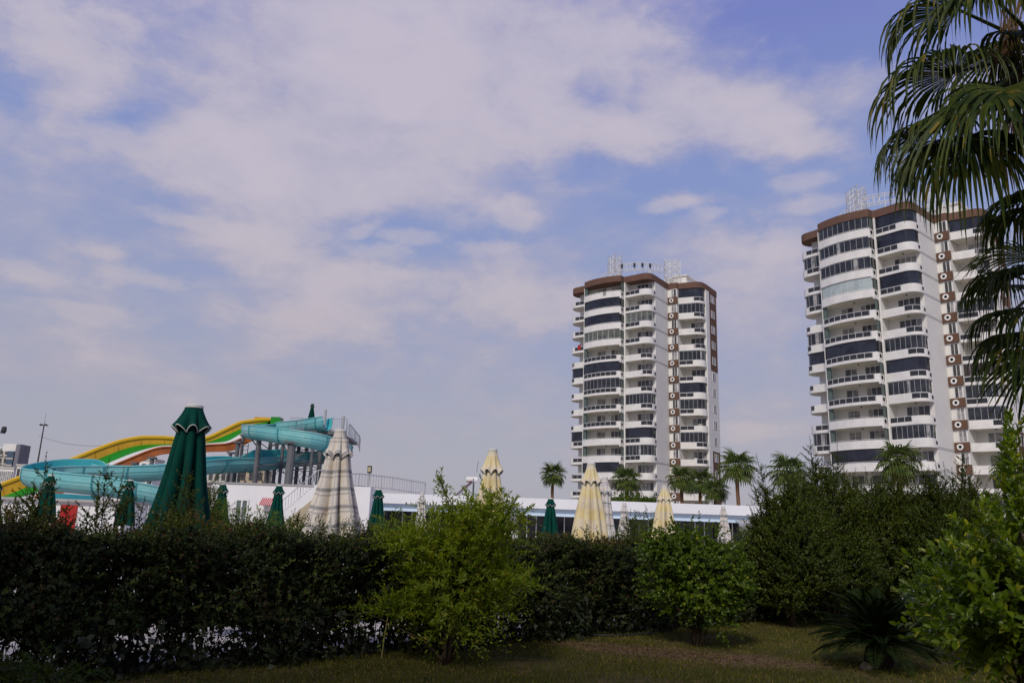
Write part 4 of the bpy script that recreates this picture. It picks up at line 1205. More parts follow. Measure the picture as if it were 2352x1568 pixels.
def parasol(label, loc, kind, H=3.2, seed=0, zb=0.0, width=1.0, flare=0.0, group='closed parasols beside the pool'):
    rnd = random.Random(seed)
    root = thing('parasol', label, 'parasol', (loc[0], loc[1], zb), rnd.uniform(0, 6.28), group)
    cloth = {'green': 'green_cloth', 'yellow': 'yellow_cloth', 'stripe': 'stripe_cloth', 'plaid': 'plaid_cloth'}[kind]
    n = 96; hem = 1.36 / 3.2 * H; fl = (0.36 if kind == 'green' else 0.46) * H / 3.2
    amp = [rnd.uniform(0.75, 1.25) for _ in range(8)]; ph = [rnd.uniform(-0.12, 0.12) for _ in range(8)]
    sw_ = rnd.uniform(-0.25, 0.25)

    def pleat(a):
        k = int(a / (math.pi / 4)) % 8; x = (a / (math.pi / 4)) % 1.0
        c = 0.5 + ph[k]
        x = 0.5 * x / c if x < c else 0.5 + 0.5 * (x - c) / (1 - c)
        return math.sin(math.pi * x), amp[k], k
    ztop = H - 0.16 * H / 3.2
    rows, us = [], []
    m_ = 22
    for i in range(m_ + 1):
        s = i / m_; z0_ = ztop + (hem - ztop) * s; row = []
        R = (0.125 + 0.325 * s ** 0.92 + 0.012 * math.sin(s * 7 + seed) + flare * s ** 2) * width * H / 3.2
        dep = 0.16 + 0.50 * min(1, s * 2.2)
        for k in range(n):
            a = 2 * math.pi * k / n
            q, am, kk = pleat(a)
            rr = R * (1.0 - dep * am * (1 - q) ** 1.3 + 0.06 * math.sin(3 * a + seed))
            z = z0_ + (0.05 * H / 3.2 * (1 - q) if i == m_ else 0) + 0.04 * math.sin(2 * a + seed) * s
            aa = a + sw_ * s * (0.4 + 0.6 * math.sin(a + seed))
            row.append((rr * math.cos(aa), rr * math.sin(aa), z))
        rows.append(row); us.append(z0_)
    grid_mesh('canopy', rows, cloth, root, us)
    rows, us = [], []; hemring = []
    m_ = 9
    for i in range(m_ + 1):
        s = i / m_; row = []
        for k in range(n):
            a = 2 * math.pi * k / n
            q, am, kk = pleat(a)
            Rb = ((0.118 + 0.135 * s ** 1.1 + 0.015 * s ** 4) if kind == 'green' else (0.090 + 0.120 * s ** 1.1 + 0.032 * s ** 4)) * H / 3.2 * (0.5 + 0.5 * width)
            rr = Rb * (1.0 - 0.34 * min(1, s * 1.3) * (1 - q) ** 1.2 * am)
            z = H - 0.05 - (fl - 0.05) * s + (0.10 * s ** 2) * (q - 0.5) * H / 3.2
            row.append((rr * math.cos(a), rr * math.sin(a), z))
        rows.append(row); us.append(H - fl * s)
        if i == m_:
            hemring = row
    vent = grid_mesh('vent_flounce', rows, cloth, root, us)
    b = MB(); b.tube([Vector(p) for p in hemring] + [Vector(hemring[0])], 0.008 * H / 3.2, 4, cap=False)
    b.build('hem_trim', 'trim_white' if kind == 'green' else cloth_trim[kind], vent)
    b = MB(); R = (0.124 if kind == 'green' else 0.095) * H / 3.2 * (0.5 + 0.5 * width)
    b.tube([(0, 0, H - 0.052), (0, 0, H - 0.02), (0, 0, H)], [R * 1.02, R * 1.02, R * 0.8], 20)
    if kind != 'green':
        b.tube([(0, 0, H - 0.11), (0, 0, H - 0.08)], [R * 1.06, R * 1.06], 20)
    b.build('cap', 'cap_white', root)
    b = MB(); b.tube([(0, 0, 0.1), (0, 0, H - 0.05)], 0.028, 8); b.build('pole', 'pole_wood', root)
    b = MB(); b.tube([(0, 0, 0.005), (0, 0, 0.08), (0, 0, 0.12)], [0.34, 0.32, 0.10], 20); b.tube([(0, 0, 0.1), (0, 0, 0.4)], 0.045, 10); b.build('base', 'concrete', root)
    return root


cloth_trim = {'yellow': 'cap_white', 'stripe': 'cap_white', 'plaid': 'cap_white'}


def dist_for(px, py, H):
    """how far a parasol of height H stands when its tip shows at this height above the horizon"""
    d = ray(px, py)
    return d.y * (H - EYE) / d.z


PAR = [(447, 929, 'green', 'large closed green parasol with white scalloped trim, tallest in the picture', 3.2, 1.0, 0.0),
       (782, 986, 'stripe', 'large closed cream parasol with grey-blue plaid bands just behind the hedge', 3.2, 1.06, 0.03),
       (1132, 1030, 'yellow', 'closed yellow parasol rising behind the bright green shrub', 3.2, 0.92, -0.02),
       (1358, 1062, 'yellow', 'closed yellow parasol standing close in front of the white plaid one', 3.2, 1.0, 0.04),
       (1526, 1115, 'yellow', 'smallest closed yellow parasol, above the round-leaved green bush', 3.2, 1.0, 0.02),
       (1265, 1143, 'green', 'closed green parasol against the dark windows right of the bright shrub', 3.2, 0.95, 0.02),
       (870, 1122, 'green', 'closed green parasol just right of the striped one, half veiled by leafy twigs', 3.2, 0.95, 0.0),
       (642, 1113, 'green', 'closed green parasol beside the red awning and the stair', 3.2, 0.92, 0.0),
       (513, 1110, 'green', 'closed green parasol in front of the white slide building window', 3.2, 0.95, 0.0),
       (118, 1090, 'green', 'closed green parasol behind a leafy twig under the left bend of the flume', 3.2, 0.95, 0.0),
       (300, 1101, 'green', 'closed green parasol almost hidden by twigs left of the tallest parasol', 3.2, 0.95, 0.0),
       (-3, 1108, 'green', 'closed green parasol cut off by the left picture edge', 3.2, 0.95, 0.02),
       (970, 1131, 'plaid', 'small white plaid parasol left of the bright green shrub', 3.2, 0.8, -0.06),
       (1389, 1095, 'plaid', 'white plaid parasol half hidden behind the middle yellow one', 3.2, 0.85, 0.0),
       (1434, 1154, 'plaid', 'small white plaid parasol between two yellow parasols', 3.2, 0.85, 0.0),
       (1661, 1162, 'plaid', 'small white plaid parasol at the right end of the dark windows', 3.2, 0.85, 0.0)]
for i, (px, py, kind, lab, H, wd, flr) in enumerate(PAR):
    d = dist_for(px, py, H); p = at(px, py, d)
    parasol(lab, (p.x, p.y), kind, H, i + 1, 0.0, wd, flr)
p = at(718, 926, 74.5)
parasol('small closed green parasol standing on the slide platform', (p.x, 74.5), 'green', p.z - pz, 40, pz, 0.9 * 3.2 / (p.z - pz) * 0.9, 0.0)


# ------------------------------------------------------------------ planting
def rngof(s):
    return np.random.default_rng(s)


def hedge_at(px, inset=0.5):
    """ground point of the hedge's line under this picture column"""
    d = ray(px, 1300); a = HA + HN * inset
    # solve t*d.xy = a + s*HD
    A = np.array([[d.x, -HD[0]], [d.y, -HD[1]]]); t_, s_ = np.linalg.solve(A, a)
    return np.array([d.x * t_, d.y * t_]), s_


LEN = float(np.linalg.norm(HB - HA))
hedge = thing('hedge', 'long dark clipped hedge crossing the garden, thin and twiggy at the foot', 'hedge', (0, 0, 0))


def hedge_points(rng, n, zlo, zhi, smin, smax, edge):
    s_ = rng.uniform(smin, smax, n)
    v = rng.uniform(0, 1, n)
    k = rng.uniform(0, 1, n) < edge
    v = np.where(k, np.where(rng.uniform(0, 1, n) < 0.75, rng.beta(1, 6, n), 1 - rng.beta(1, 6, n)), v)
    th_ = 0.95 + 0.12 * np.sin(s_ * 1.9) + 0.08 * np.sin(s_ * 4.3 + 1)
    top = zhi + 0.04 * np.sin(s_ * 2.3) + 0.035 * np.sin(s_ * 5.1 + 2) + 0.02 * np.sin(s_ * 11)
    top = top - 0.10 * (np.abs(v - 0.5) * 2) ** 3
    z = zlo + (top - zlo) * rng.uniform(0, 1, n)
    k2 = rng.uniform(0, 1, n) < edge * 0.45
    z = np.where(k2, top - (top - zlo) * rng.beta(1, 9, n), z)
    lo = zlo + 0.10 * np.sin(s_ * 3.1) + 0.12 * np.sin(s_ * 7.7 + 1) + 0.07 * np.sin(s_ * 17.0)
    z = np.maximum(z, lo)
    w_ = v * th_ - 0.02 + (1 - v) * (0.13 * np.sin(s_ * 2.7 + z * 3.1) + 0.09 * np.sin(s_ * 6.1 - z * 5.0 + 2))
    x = HA[0] + HD[0] * s_ + HN[0] * w_; y = HA[1] + HD[1] * s_ + HN[1] * w_
    return np.stack([x, y, z], 1), v, (z - zlo) / (top - zlo)


rng = rngof(1)
SM, SX = -4.0, LEN + 2.5
P, v, hz = hedge_points(rng, 19000, 0.46, 1.47, SM, SX, 0.72)
outw = (-HN[None] * np.where(v < 0.5, 1, -1)[:, None])
d = np.concatenate([outw * np.clip(np.abs(v - 0.5) * 2, 0, 1)[:, None] * 0.9, (0.25 + 0.9 * hz ** 2)[:, None]], 1) + rng.normal(0, 0.45, (len(P), 3))
V1, Q1 = shoots(rng, P, d, rng.uniform(0.08, 0.20, len(P)), 9, 0.046, 0.026, 0.95, 0.2)
V2, Q2 = np.zeros((0, 3)), np.zeros((0, 4), int)
np_mesh('foliage', V1, Q1, 'hedge_leaf', hedge)
P, v, hz = hedge_points(rng, 74000, 0.44, 1.46, SM, SX, 0.0)
P = P + np.array([HN[0], HN[1], 0])[None] * (0.5 - v)[:, None] * 0.35
P2, v2, hz2 = hedge_points(rng, 34000, 0.0, 0.62, SM, SX, 0.0)
P2[:, 2] = rng.uniform(0.0, 0.62, len(P2))
sg = (P2[:, 0] - HA[0]) * HD[0] + (P2[:, 1] - HA[1]) * HD[1]
hole = np.sin(sg * 2.6 + 0.4) + 0.8 * np.sin(sg * 5.9 + 1.0) + 0.6 * np.sin(sg * 13.0) - np.abs(P2[:, 2] - 0.36) * 5.0
keep = (hole < np.where(sg < 6.3, 0.05, 0.95) + rng.normal(0, 0.25, len(P2))) & ~((P2[:, 2] < 0.16) & (rng.uniform(0, 1, len(P2)) < 0.3))
P = np.concatenate([P, P2[keep]])
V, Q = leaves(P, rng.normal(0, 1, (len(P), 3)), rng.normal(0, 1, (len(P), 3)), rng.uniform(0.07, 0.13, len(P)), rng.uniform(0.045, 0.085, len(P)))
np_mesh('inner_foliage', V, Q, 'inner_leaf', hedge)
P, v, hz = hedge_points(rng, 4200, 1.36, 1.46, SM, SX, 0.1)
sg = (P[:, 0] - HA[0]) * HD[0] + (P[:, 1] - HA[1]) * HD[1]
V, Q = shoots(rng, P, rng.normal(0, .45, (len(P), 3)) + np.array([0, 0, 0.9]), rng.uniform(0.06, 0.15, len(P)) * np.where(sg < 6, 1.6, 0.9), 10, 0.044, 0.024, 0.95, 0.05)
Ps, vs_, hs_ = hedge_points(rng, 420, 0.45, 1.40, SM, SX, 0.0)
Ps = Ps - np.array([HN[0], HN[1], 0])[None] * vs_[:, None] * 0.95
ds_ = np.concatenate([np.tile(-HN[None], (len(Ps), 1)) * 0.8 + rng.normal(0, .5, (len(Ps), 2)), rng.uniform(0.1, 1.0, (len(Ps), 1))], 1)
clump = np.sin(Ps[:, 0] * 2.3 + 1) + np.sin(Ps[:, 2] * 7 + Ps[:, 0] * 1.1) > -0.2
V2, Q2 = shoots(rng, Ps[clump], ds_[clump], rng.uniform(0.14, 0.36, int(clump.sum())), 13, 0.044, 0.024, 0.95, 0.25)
np_mesh('lit_new_growth', *join([(V, Q), (V2, Q2)]), 'hedge_tip', hedge)  # fresh shoots, their lighter colour painting a lit fringe on the hedge
# thin leaves and twigs at the foot, stems
P, v, hz = hedge_points(rng, 12000, 0.03, 0.66, SM, SX, 0.2)
sg_ = (P[:, 0] - HA[0]) * HD[0] + (P[:, 1] - HA[1]) * HD[1]
P = P[np.sin(sg_ * 2.1 + 0.5) + 0.8 * np.sin(sg_ * 5.3) + 0.5 * np.sin(sg_ * 11.0) + rng.normal(0, .5, len(P)) + np.where(sg_ > 7, .7, 0) > -0.45]
V, Q = shoots(rng, P, rng.normal(0, 1, (len(P), 3)) + np.array([0, 0, 0.4]), rng.uniform(0.08, 0.16, len(P)), 5, 0.04, 0.022)
np_mesh('foot_foliage', V, Q, 'hedge_leaf', hedge)
ns = 260
s_ = np.sort(rng.uniform(SM, SX, ns)); vv = rng.uniform(0.25, 0.75, ns)
B_ = np.stack([HA[0] + HD[0] * s_ + HN[0] * vv, HA[1] + HD[1] * s_ + HN[1] * vv, np.zeros(ns)], 1)
mid = B_ + np.concatenate([rng.normal(0, 0.06, (ns, 2)), rng.uniform(0.3, 0.5, (ns, 1))], 1)
top_ = mid + np.concatenate([rng.normal(0, 0.16, (ns, 2)), rng.uniform(0.4, 0.9, (ns, 1))], 1)
r_ = rng.uniform(0.007, 0.022, ns)
tw_b = mid[rng.integers(0, ns, 900)] + rng.normal(0, 0.04, (900, 3)); tw_t = tw_b + np.stack([rng.normal(0, 0.2, 900), rng.normal(0, 0.2, 900), rng.uniform(0.05, 0.35, 900)], 1)
np_mesh('stems', *join([stems(B_, mid, r_, r_ * .8), stems(mid, top_, r_ * .8, r_ * .3), stems(tw_b, tw_t, np.full(900, .004), np.full(900, .002))]), 'bark_dark', hedge)


def leafy(name, lv, st, mats, parent):
    """leaves and the twigs that carry them in one mesh"""
    V, Q = join(lv + st); nq = sum(len(q) for _v, q in lv)
    return np_mesh(name, V, Q, mats, parent, (np.arange(len(Q)) >= nq).astype(np.int32))


def sprig_geo(rng, base, top, L=0.036, W=0.017, twigs=7, spread=0.16):
    """upright leafy shoot with side twigs; returns leaf parts and stem parts"""
    base = np.array(base, float); top = np.array(top, float); h = np.linalg.norm(top - base)
    lv, st = [], []
    n = 5
    pts = [base + (top - base) * i / n + np.array([math.sin(i * 1.3 + base[0] * 7) * 0.02, 0, 0]) * (i / n) for i in range(n + 1)]
    for i in range(n):
        st.append(stems(pts[i][None], pts[i + 1][None], np.array([0.006 * (1 - i / n) + 0.002]), np.array([0.006 * (1 - (i + 1) / n) + 0.002])))
        seg = pts[i + 1] - pts[i]; nl = max(4, int(np.linalg.norm(seg) / 0.022))
        lv.append(shoots(rng, pts[i][None], seg[None], np.array([np.linalg.norm(seg)]), nl, L * (1.1 - 0.4 * i / n), W * (1.1 - 0.4 * i / n), 0.9, 0.0, opposite=True))
    for k in range(twigs):
        t_ = rng.uniform(0.1, 0.75); b_ = base + (top - base) * t_
        a = rng.uniform(0, 6.28); ln = (1 - t_) * h * rng.uniform(0.25, 0.5) + 0.05
        dv = np.array([math.cos(a), math.sin(a), 1.0]); e = b_ + dv / np.linalg.norm(dv) * min(ln, spread * 2)
        st.append(stems(b_[None], e[None], np.array([0.0035]), np.array([0.0015])))
        nl = max(4, int(ln / 0.02)); lv.append(shoots(rng, b_[None], (e - b_)[None], np.array([np.linalg.norm(e - b_)]), nl, L, W, 0.9, 0.05, opposite=True))
    return lv, st


for i, (px, py, tw) in enumerate([(108, 1040, 12), (122, 1075, 8), (82, 1100, 6), (250, 1052, 10), (232, 1085, 7), (282, 1072, 9), (300, 1110, 6), (432, 1052, 11), (441, 1095, 8), (388, 1118, 6),
                                   (330, 1140, 5), (160, 1150, 5), (40, 1150, 5), (500, 1165, 4), (548, 1172, 4), (600, 1180, 4), (690, 1168, 5), (740, 1195, 4), (1345, 1194, 3), (1372, 1205, 3), (1448, 1170, 8), (1462, 1180, 6),
                                   (1496, 1172, 5), (1420, 1210, 3), (1300, 1218, 3), (820, 1215, 4), (850, 1205, 5), (900, 1178, 5), (882, 1195, 4), (940, 1185, 5), (1555, 1195, 3), (1320, 1210, 3), (205, 1160, 4), (360, 1150, 5), (415, 1130, 5)]):
    (gx, gy), s__ = hedge_at(px, 0.5 + 0.25 * math.sin(i * 2.1))
    tp = at(px, py, gy); bx = at(px - 6 + 12 * math.sin(i * 5.0), py + 60, gy).x
    leafy('shoot', *sprig_geo(rng, (tp.x + (bx - tp.x) * 0.6, gy, 1.38), tp, 0.050, 0.026, int(tw * 2.0), 0.20), ['dark_leaf', 'bark_dark'], hedge)
(gx, gy), _q = hedge_at(812, 0.05); fp0 = at(812, 1255, gy)
rr = rngof(9); V, Q = leaves(np.tile(np.array(fp0), (9, 1)) + rr.normal(0, 0.02, (9, 3)), rr.normal(0, 1, (9, 3)), rr.normal(0, 1, (9, 3)), np.full(9, 0.055), np.full(9, 0.03))
np_mesh('red_leaves', V, Q, 'flower_red', hedge)


def lobed(rng, n, c, r, nlobe=9, amp=0.35, pw=2.6, zmin=None):
    """points in an uneven crown, denser towards the outside; also outward directions"""
    dirs = unit(rng.normal(0, 1, (n, 3))); lob = unit(rng.normal(0, 1, (nlobe, 3)))
    f = 1 - amp + amp * 1.5 * np.max(np.clip(dirs @ lob.T, 0, 1) ** 5, axis=1)
    u = rng.uniform(0, 1, n) ** (1 / pw)
    P = dirs * (u * f)[:, None] * np.array(r)[None] + np.array(c)[None]
    if zmin is not None:
        P[:, 2] = np.maximum(P[:, 2], zmin + rng.uniform(0, 0.1, n))
    return P, dirs


def limbs(rng, base, targets, r0, name, parent, material='bark', n=9):
    """tapering trunk with limbs reaching targets"""
    mb = MB(); base = Vector(base)
    for tg in targets:
        tg = Vector(tg); mid_ = base.lerp(tg, 0.45); mid_.x = base.x + (tg.x - base.x) * 0.28; mid_.y = base.y + (tg.y - base.y) * 0.28
        a = base + Vector((rng.normal(0, r0), rng.normal(0, r0), 0))
        pts = [a, a.lerp(mid_, 0.5) + Vector((rng.normal(0, .03), rng.normal(0, .03), 0)), mid_, mid_.lerp(tg, 0.5) + Vector((rng.normal(0, .05), rng.normal(0, .05), 0)), tg]
        mb.tube(pts, [r0, r0 * .8, r0 * .6, r0 * .35, r0 * .12], 6)
    return mb.build(name, material, parent, smooth=True)


# bright green shrub before the hedge
rng = rngof(3)
c0 = at(1040, 1300, 10.3)
sh = thing('shrub', 'bright yellow-green feathery shrub growing in front of the hedge, with long arching shoots', 'shrub', (0, 0, 0))
P, D = lobed(rng, 820, (c0.x + 0.06, 10.35, 1.02), (0.62, 0.60, 0.80), 11, 0.5, 2.2, 0.18)
Pa, Da = lobed(rng, 230, (c0.x + 0.34, 10.4, 1.70), (0.42, 0.36, 0.36), 6, 0.45, 2.4); Pb, Db = lobed(rng, 60, (c0.x - 0.66, 10.3, 0.60), (0.42, 0.22, 0.10), 6, 0.4, 2.4, 0.3); Pc, Dc = lobed(rng, 90, (c0.x - 0.56, 10.2, 1.42), (0.34, 0.28, 0.16), 6, 0.45, 2.4)
Pe, De = lobed(rng, 120, (c0.x + 0.62, 10.3, 0.98), (0.34, 0.28, 0.16), 6, 0.45, 2.4)
P = np.concatenate([P, Pa, Pb, Pc, Pe]); D = np.concatenate([D, Da, Db, Dc, De])
V1, Q1 = shoots(rng, P, D * np.array([1, 1, 0.5]) + np.array([0, 0, 0.55]) + rng.normal(0, 0.35, D.shape), rng.uniform(0.22, 0.48, len(P)), 14, 0.078, 0.025, 0.95, 0.35)
lv, st = [(V1, Q1)], []
for i, (px, py, bx) in enumerate([(1003, 1088, 1065), (1010, 1100, 1050), (1128, 1118, 1100), (1165, 1150, 1110), (1190, 1140, 1120), (1188, 1210, 1120), (1170, 1190, 1090), (960, 1235, 1010), (1085, 1140, 1070), (1105, 1165, 1080), (985, 1175, 1040), (1150, 1180, 1100), (935, 1215, 1000), (895, 1245, 980),
                                   (1215, 1165, 1130), (880, 1385, 980), (910, 1360, 990), (1215, 1345, 1110), (1180, 1420, 1090), (1130, 1135, 1095), (1060, 1165, 1050), (1025, 1150, 1045)]):
    y_ = 10.2 - 0.3 * math.sin(i * 2.3); tp = np.array(at(px, py, y_)); bs = np.array(at(bx, max(1235, min(py + 130, 1370)), y_))
    m0 = (tp + bs) / 2 + np.array([0, 0, 0.05])
    for a, b_ in ((bs, m0), (m0, tp)):
        st.append(stems(a[None], b_[None], np.array([0.006]), np.array([0.004])))
        ln = np.linalg.norm(b_ - a); lv.append(shoots(rng, a[None], (b_ - a)[None], np.array([ln]), max(8, int(ln / 0.017)), 0.088, 0.028, 0.95, 0.0))
        for q in range(5):
            t_ = rng.uniform(0.1, 0.9); b0 = a + (b_ - a) * t_; dv = rng.normal(0, 1, 3) + np.array([0, 0, 0.8]); ln2 = rng.uniform(0.10, 0.22)
            lv.append(shoots(rng, b0[None], dv[None], np.array([ln2]), 11, 0.078, 0.025, 0.95, 0.3))
leafy('crown', lv, st, ['bright_leaf', 'bark'], sh)
gb = (at(1030, 1490, 10.4).x, 10.4, 0)
limbs(rng, gb, [tuple(P[i]) for i in rng.integers(0, len(P), 16)], 0.028, 'trunk', sh)
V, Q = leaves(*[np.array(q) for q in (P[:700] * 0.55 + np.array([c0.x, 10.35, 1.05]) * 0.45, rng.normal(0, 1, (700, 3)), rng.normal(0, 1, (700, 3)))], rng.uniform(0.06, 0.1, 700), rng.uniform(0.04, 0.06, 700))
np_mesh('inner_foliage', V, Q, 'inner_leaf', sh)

# round-leaved bush
rng = rngof(4)
c1_ = at(1600, 1318, 12.9)
sh = thing('shrub', 'rounded mid-green bush with broad round leaves in front of the hedge right of centre', 'shrub', (0, 0, 0))
P, D = lobed(rng, 1250, (c1_.x + .05, 12.95, 0.98), (0.70, 0.70, 0.74), 13, 0.5, 2.2, 0.15)
Pa, Da = lobed(rng, 300, (c1_.x - 0.42, 12.95, 1.45), (0.42, 0.40, 0.26), 6, 0.4, 2.4); Pb, Db = lobed(rng, 300, (c1_.x + 0.55, 12.9, 0.95), (0.34, 0.35, 0.45), 6, 0.4, 2.4)
P = np.concatenate([P, Pa, Pb]); D = np.concatenate([D, Da, Db])
lv = [shoots(rng, P, D * np.array([1, 1, 0.6]) + np.array([0, 0, 0.3]) + rng.normal(0, 0.4, D.shape), rng.uniform(0.12, 0.26, len(P)), 9, 0.066, 0.052, 0.9, 0.25)]
for px, py in ((1505, 1215), (1545, 1205), (1590, 1200), (1632, 1212), (1668, 1222), (1700, 1235), (1715, 1290), (1725, 1345), (1480, 1260), (1690, 1380)):
    e = np.array(at(px, py, 12.8)); s0 = e * 0.8 + np.array([c1_.x, 12.9, 1.1]) * 0.2
    lv.append(shoots(rng, np.repeat(s0[None], 5, 0) + rng.normal(0, .06, (5, 3)), np.repeat((e - s0)[None], 5, 0) + rng.normal(0, .05, (5, 3)), np.full(5, 0.25), 10, 0.06, 0.045, 0.9, 0.1))
np_mesh('crown', *join(lv), 'round_leaf', sh)
limbs(rng, (c1_.x, 13.0, 0), [tuple(P[i]) for i in rng.integers(0, len(P), 14)], 0.025, 'trunk', sh)
V, Q = leaves(*[np.array(q) for q in (P[:900] * 0.6 + np.array([c1_.x, 12.95, 1.05]) * 0.4, rng.normal(0, 1, (900, 3)), rng.normal(0, 1, (900, 3)))], rng.uniform(0.07, 0.11, 900), rng.uniform(0.05, 0.08, 900))
np_mesh('inner_foliage', V, Q, 'inner_leaf', sh)

# tall dark shrubs behind the lawn on the right: (crown px, crown top py, Y, half width px, spires)
TALL = [(1812, 1130, 16.4, 82, [(1738, 1040), (1755, 1085), (1775, 1110), (1725, 1165), (1800, 1095), (1820, 1100), (1705, 1215)], 'tall dark shrub with thin leafless-looking tip shoots, next to the round-leaved bush'),
        (1905, 1095, 17.2, 100, [(1858, 1000), (1870, 1030), (1885, 1055), (1925, 1018), (1940, 1060), (1845, 1080), (1960, 1085)], 'tall dark shrub whose shoots cross the balconies of the nearer tower'),
        (2045, 1110, 18.0, 115, [(2000, 1090), (2035, 1085), (2080, 1080), (2010, 1105), (2060, 1100), (2095, 1095)], 'broad dark shrub below the brown-skirted palm'),
        (2185, 1100, 17.6, 105, [(2112, 1052), (2128, 1075), (2150, 1085), (2215, 1025), (2222, 1060), (2205, 1090), (2240, 1100), (2262, 1120)], 'tall dark shrub with a leafy green spire, behind the large-leaved citrus')]
for i, (px, py, Y, hw, spires, lab) in enumerate(TALL):
    rng = rngof(20 + i)
    zt_ = at(px, py, Y).z; cx = at(px, 1300, Y).x; wx = hw * Y / 1829 * 1.15
    sh = thing('tall_shrub', lab, 'shrub', (0, 0, 0), 0, 'tall dark shrubs along the lawn')
    cz = 0.3 + (zt_ - 0.3) / 2
    P, D = lobed(rng, 4200, (cx, Y, cz), (wx, 1.0, (zt_ - 0.3) / 2 + 0.05), 14, 0.36, 2.3, 0.28)
    lv = [shoots(rng, P, D * np.array([1, 1, 0.5]) + np.array([0, 0, 1.0]) + rng.normal(0, 0.4, D.shape), rng.uniform(0.14, 0.40, len(P)), 10, 0.062, 0.032, 0.9, 0.15)]
    st = []
    spires = spires + [(px + rng.uniform(-1.15, 1.15) * hw, py + rng.uniform(-45, 35)) for _ in range(22)]
    for (sx, sy) in spires:
        tp = np.array(at(sx, sy, Y - 0.2)); bs = np.array(at(sx + (px - sx) * 0.35, sy + 120, Y - 0.2))
        a, b_ = sprig_geo(rng, bs, tp, 0.06, 0.032, 18, 0.3); lv += a; st += b_
    leafy('crown', lv, st, ['dark_leaf', 'bark_dark'], sh)
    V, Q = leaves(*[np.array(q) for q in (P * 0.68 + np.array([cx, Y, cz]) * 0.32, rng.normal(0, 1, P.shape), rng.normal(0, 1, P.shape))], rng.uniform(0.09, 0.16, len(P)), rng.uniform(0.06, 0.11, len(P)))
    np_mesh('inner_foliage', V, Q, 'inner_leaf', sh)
    limbs(rng, (cx, Y, 0), [tuple(P[k]) for k in rng.integers(0, len(P), 12)], 0.045, 'trunk', sh, 'bark')

# large-leaved citrus close by on the right
rng = rngof(6)
sh = thing('citrus_shrub', 'near large-leaved citrus shrub filling the lower right corner', 'shrub', (0, 0, 0))
c2_ = at(2290, 1300, 7.0)
P, D = lobed(rng, 720, (c2_.x + 0.42, 7.2, 1.12), (0.78, 0.75, 0.70), 12, 0.46, 2.4, 0.42)
lv = [shoots(rng, P, D * np.array([1, 1, 0.5]) + np.array([0, 0, 0.45]) + rng.normal(0, 0.35, D.shape), rng.uniform(0.18, 0.34, len(P)), 10, 0.112, 0.054, 0.75, 0.2, six=True)]
for px, py, Y in ((2085, 1278, 6.8), (2120, 1265, 6.9), (2150, 1238, 6.9), (2095, 1330, 6.8), (2170, 1195, 7.0), (2200, 1215, 6.9), (2240, 1190, 7.0), (2280, 1150, 7.0), (2300, 1090, 7.1), (2318, 1040, 7.1), (2330, 985, 7.1), (2340, 940, 7.2), (2352, 1000, 7.2), (2322, 1000, 7.0),
                  (2305, 1120, 7.0), (2262, 1170, 6.9), (2100, 1370, 6.8), (2110, 1420, 6.8), (2130, 1450, 6.8), (2335, 1070, 7.0), (2345, 1120, 7.0), (2350, 1060, 7.1)):
    e = np.array(at(px, py, Y)); cc = np.array([c2_.x + 0.3, 7.2, max(0.9, e[2] - 0.5)]); s0 = e + (cc - e) / np.linalg.norm(cc - e) * 0.36
    lv.append(shoots(rng, np.repeat(s0[None], 4, 0) + rng.normal(0, .07, (4, 3)), np.repeat((e - s0)[None], 4, 0) + rng.normal(0, .05, (4, 3)) + np.array([0, 0, .05]), np.full(4, 0.34), 12, 0.098, 0.046, 0.8, 0.1, six=True))
np_mesh('crown', *join(lv), 'citrus_leaf', sh, smooth=True)
limbs(rng, (c2_.x + 0.3, 7.25, 0), [tuple(P[k]) for k in rng.integers(0, len(P), 16)] + [tuple(at(2335, 1000, 7.15)), tuple(at(2345, 960, 7.2)), tuple(at(2310, 1090, 7.1))], 0.03, 'trunk', sh)
V, Q = leaves(*[np.array(q) for q in (P[:700] * 0.6 + np.array([c2_.x + 0.45, 7.3, 1.2]) * 0.4, rng.normal(0, 1, (700, 3)), rng.normal(0, 1, (700, 3)))], rng.uniform(0.09, 0.15, 700), rng.uniform(0.05, 0.09, 700))
np_mesh('inner_foliage', V, Q, 'inner_leaf', sh)

# small weedy shrub at the foot of the hedge, far left; small dark conifer; green bushes beyond the hedge
rng = rngof(7)
p = at(110, 1520, 6.9)
P, D = lobed(rng, 170, (p.x, 6.95, 0.30), (0.55, 0.3, 0.26), 6, 0.4, 2.2, 0.03)
V, Q = shoots(rng, P, D * np.array([1, 1, .4]) + np.array([0, 0, .5]) + rng.normal(0, .3, D.shape), rng.uniform(.12, .28, len(P)), 14, 0.05, 0.018, 0.9, 0.4)
o = np_mesh('weed_clump', V, Q, 'dark_leaf'); tag(o, 'low feathery weeds at the hedge foot in the lower left corner', 'weed')


def bush(label, px, Y, ztop, rx, ry, mname, seed, n=900, L=0.09, W=0.05, cat='bush', group=None, conic=False, zlow=0.0, name='bush'):
    rng = rngof(seed); p = at(px, 1200, Y)
    sh = thing(name, label, cat, (p.x, Y, 0), 0, group)
    P, D = lobed(rng, n, (0, 0, (ztop + zlow) / 2), (rx, ry, (ztop - zlow) / 2), 8, 0.3, 2.4, zlow)
    if conic:
        k = np.clip(1.15 - P[:, 2:3] / ztop, 0.05, 1); P[:, :2] *= k
    V, Q = shoots(rng, P, D * np.array([1, 1, .5]) + np.array([0, 0, .5]) + rng.normal(0, .35, D.shape), rng.uniform(.15, .4, n) * (L / 0.09), 9, L, W, .9, .2)
    np_mesh('crown', V, Q, mname, sh)
    mb = MB(); mb.tube([(0, 0, 0), (0, 0, ztop * .5), (0.02, 0, ztop * .8)], [0.05 + ztop * .01, 0.04, 0.015], 7); mb.build('trunk', 'bark_dark', sh)
    return sh


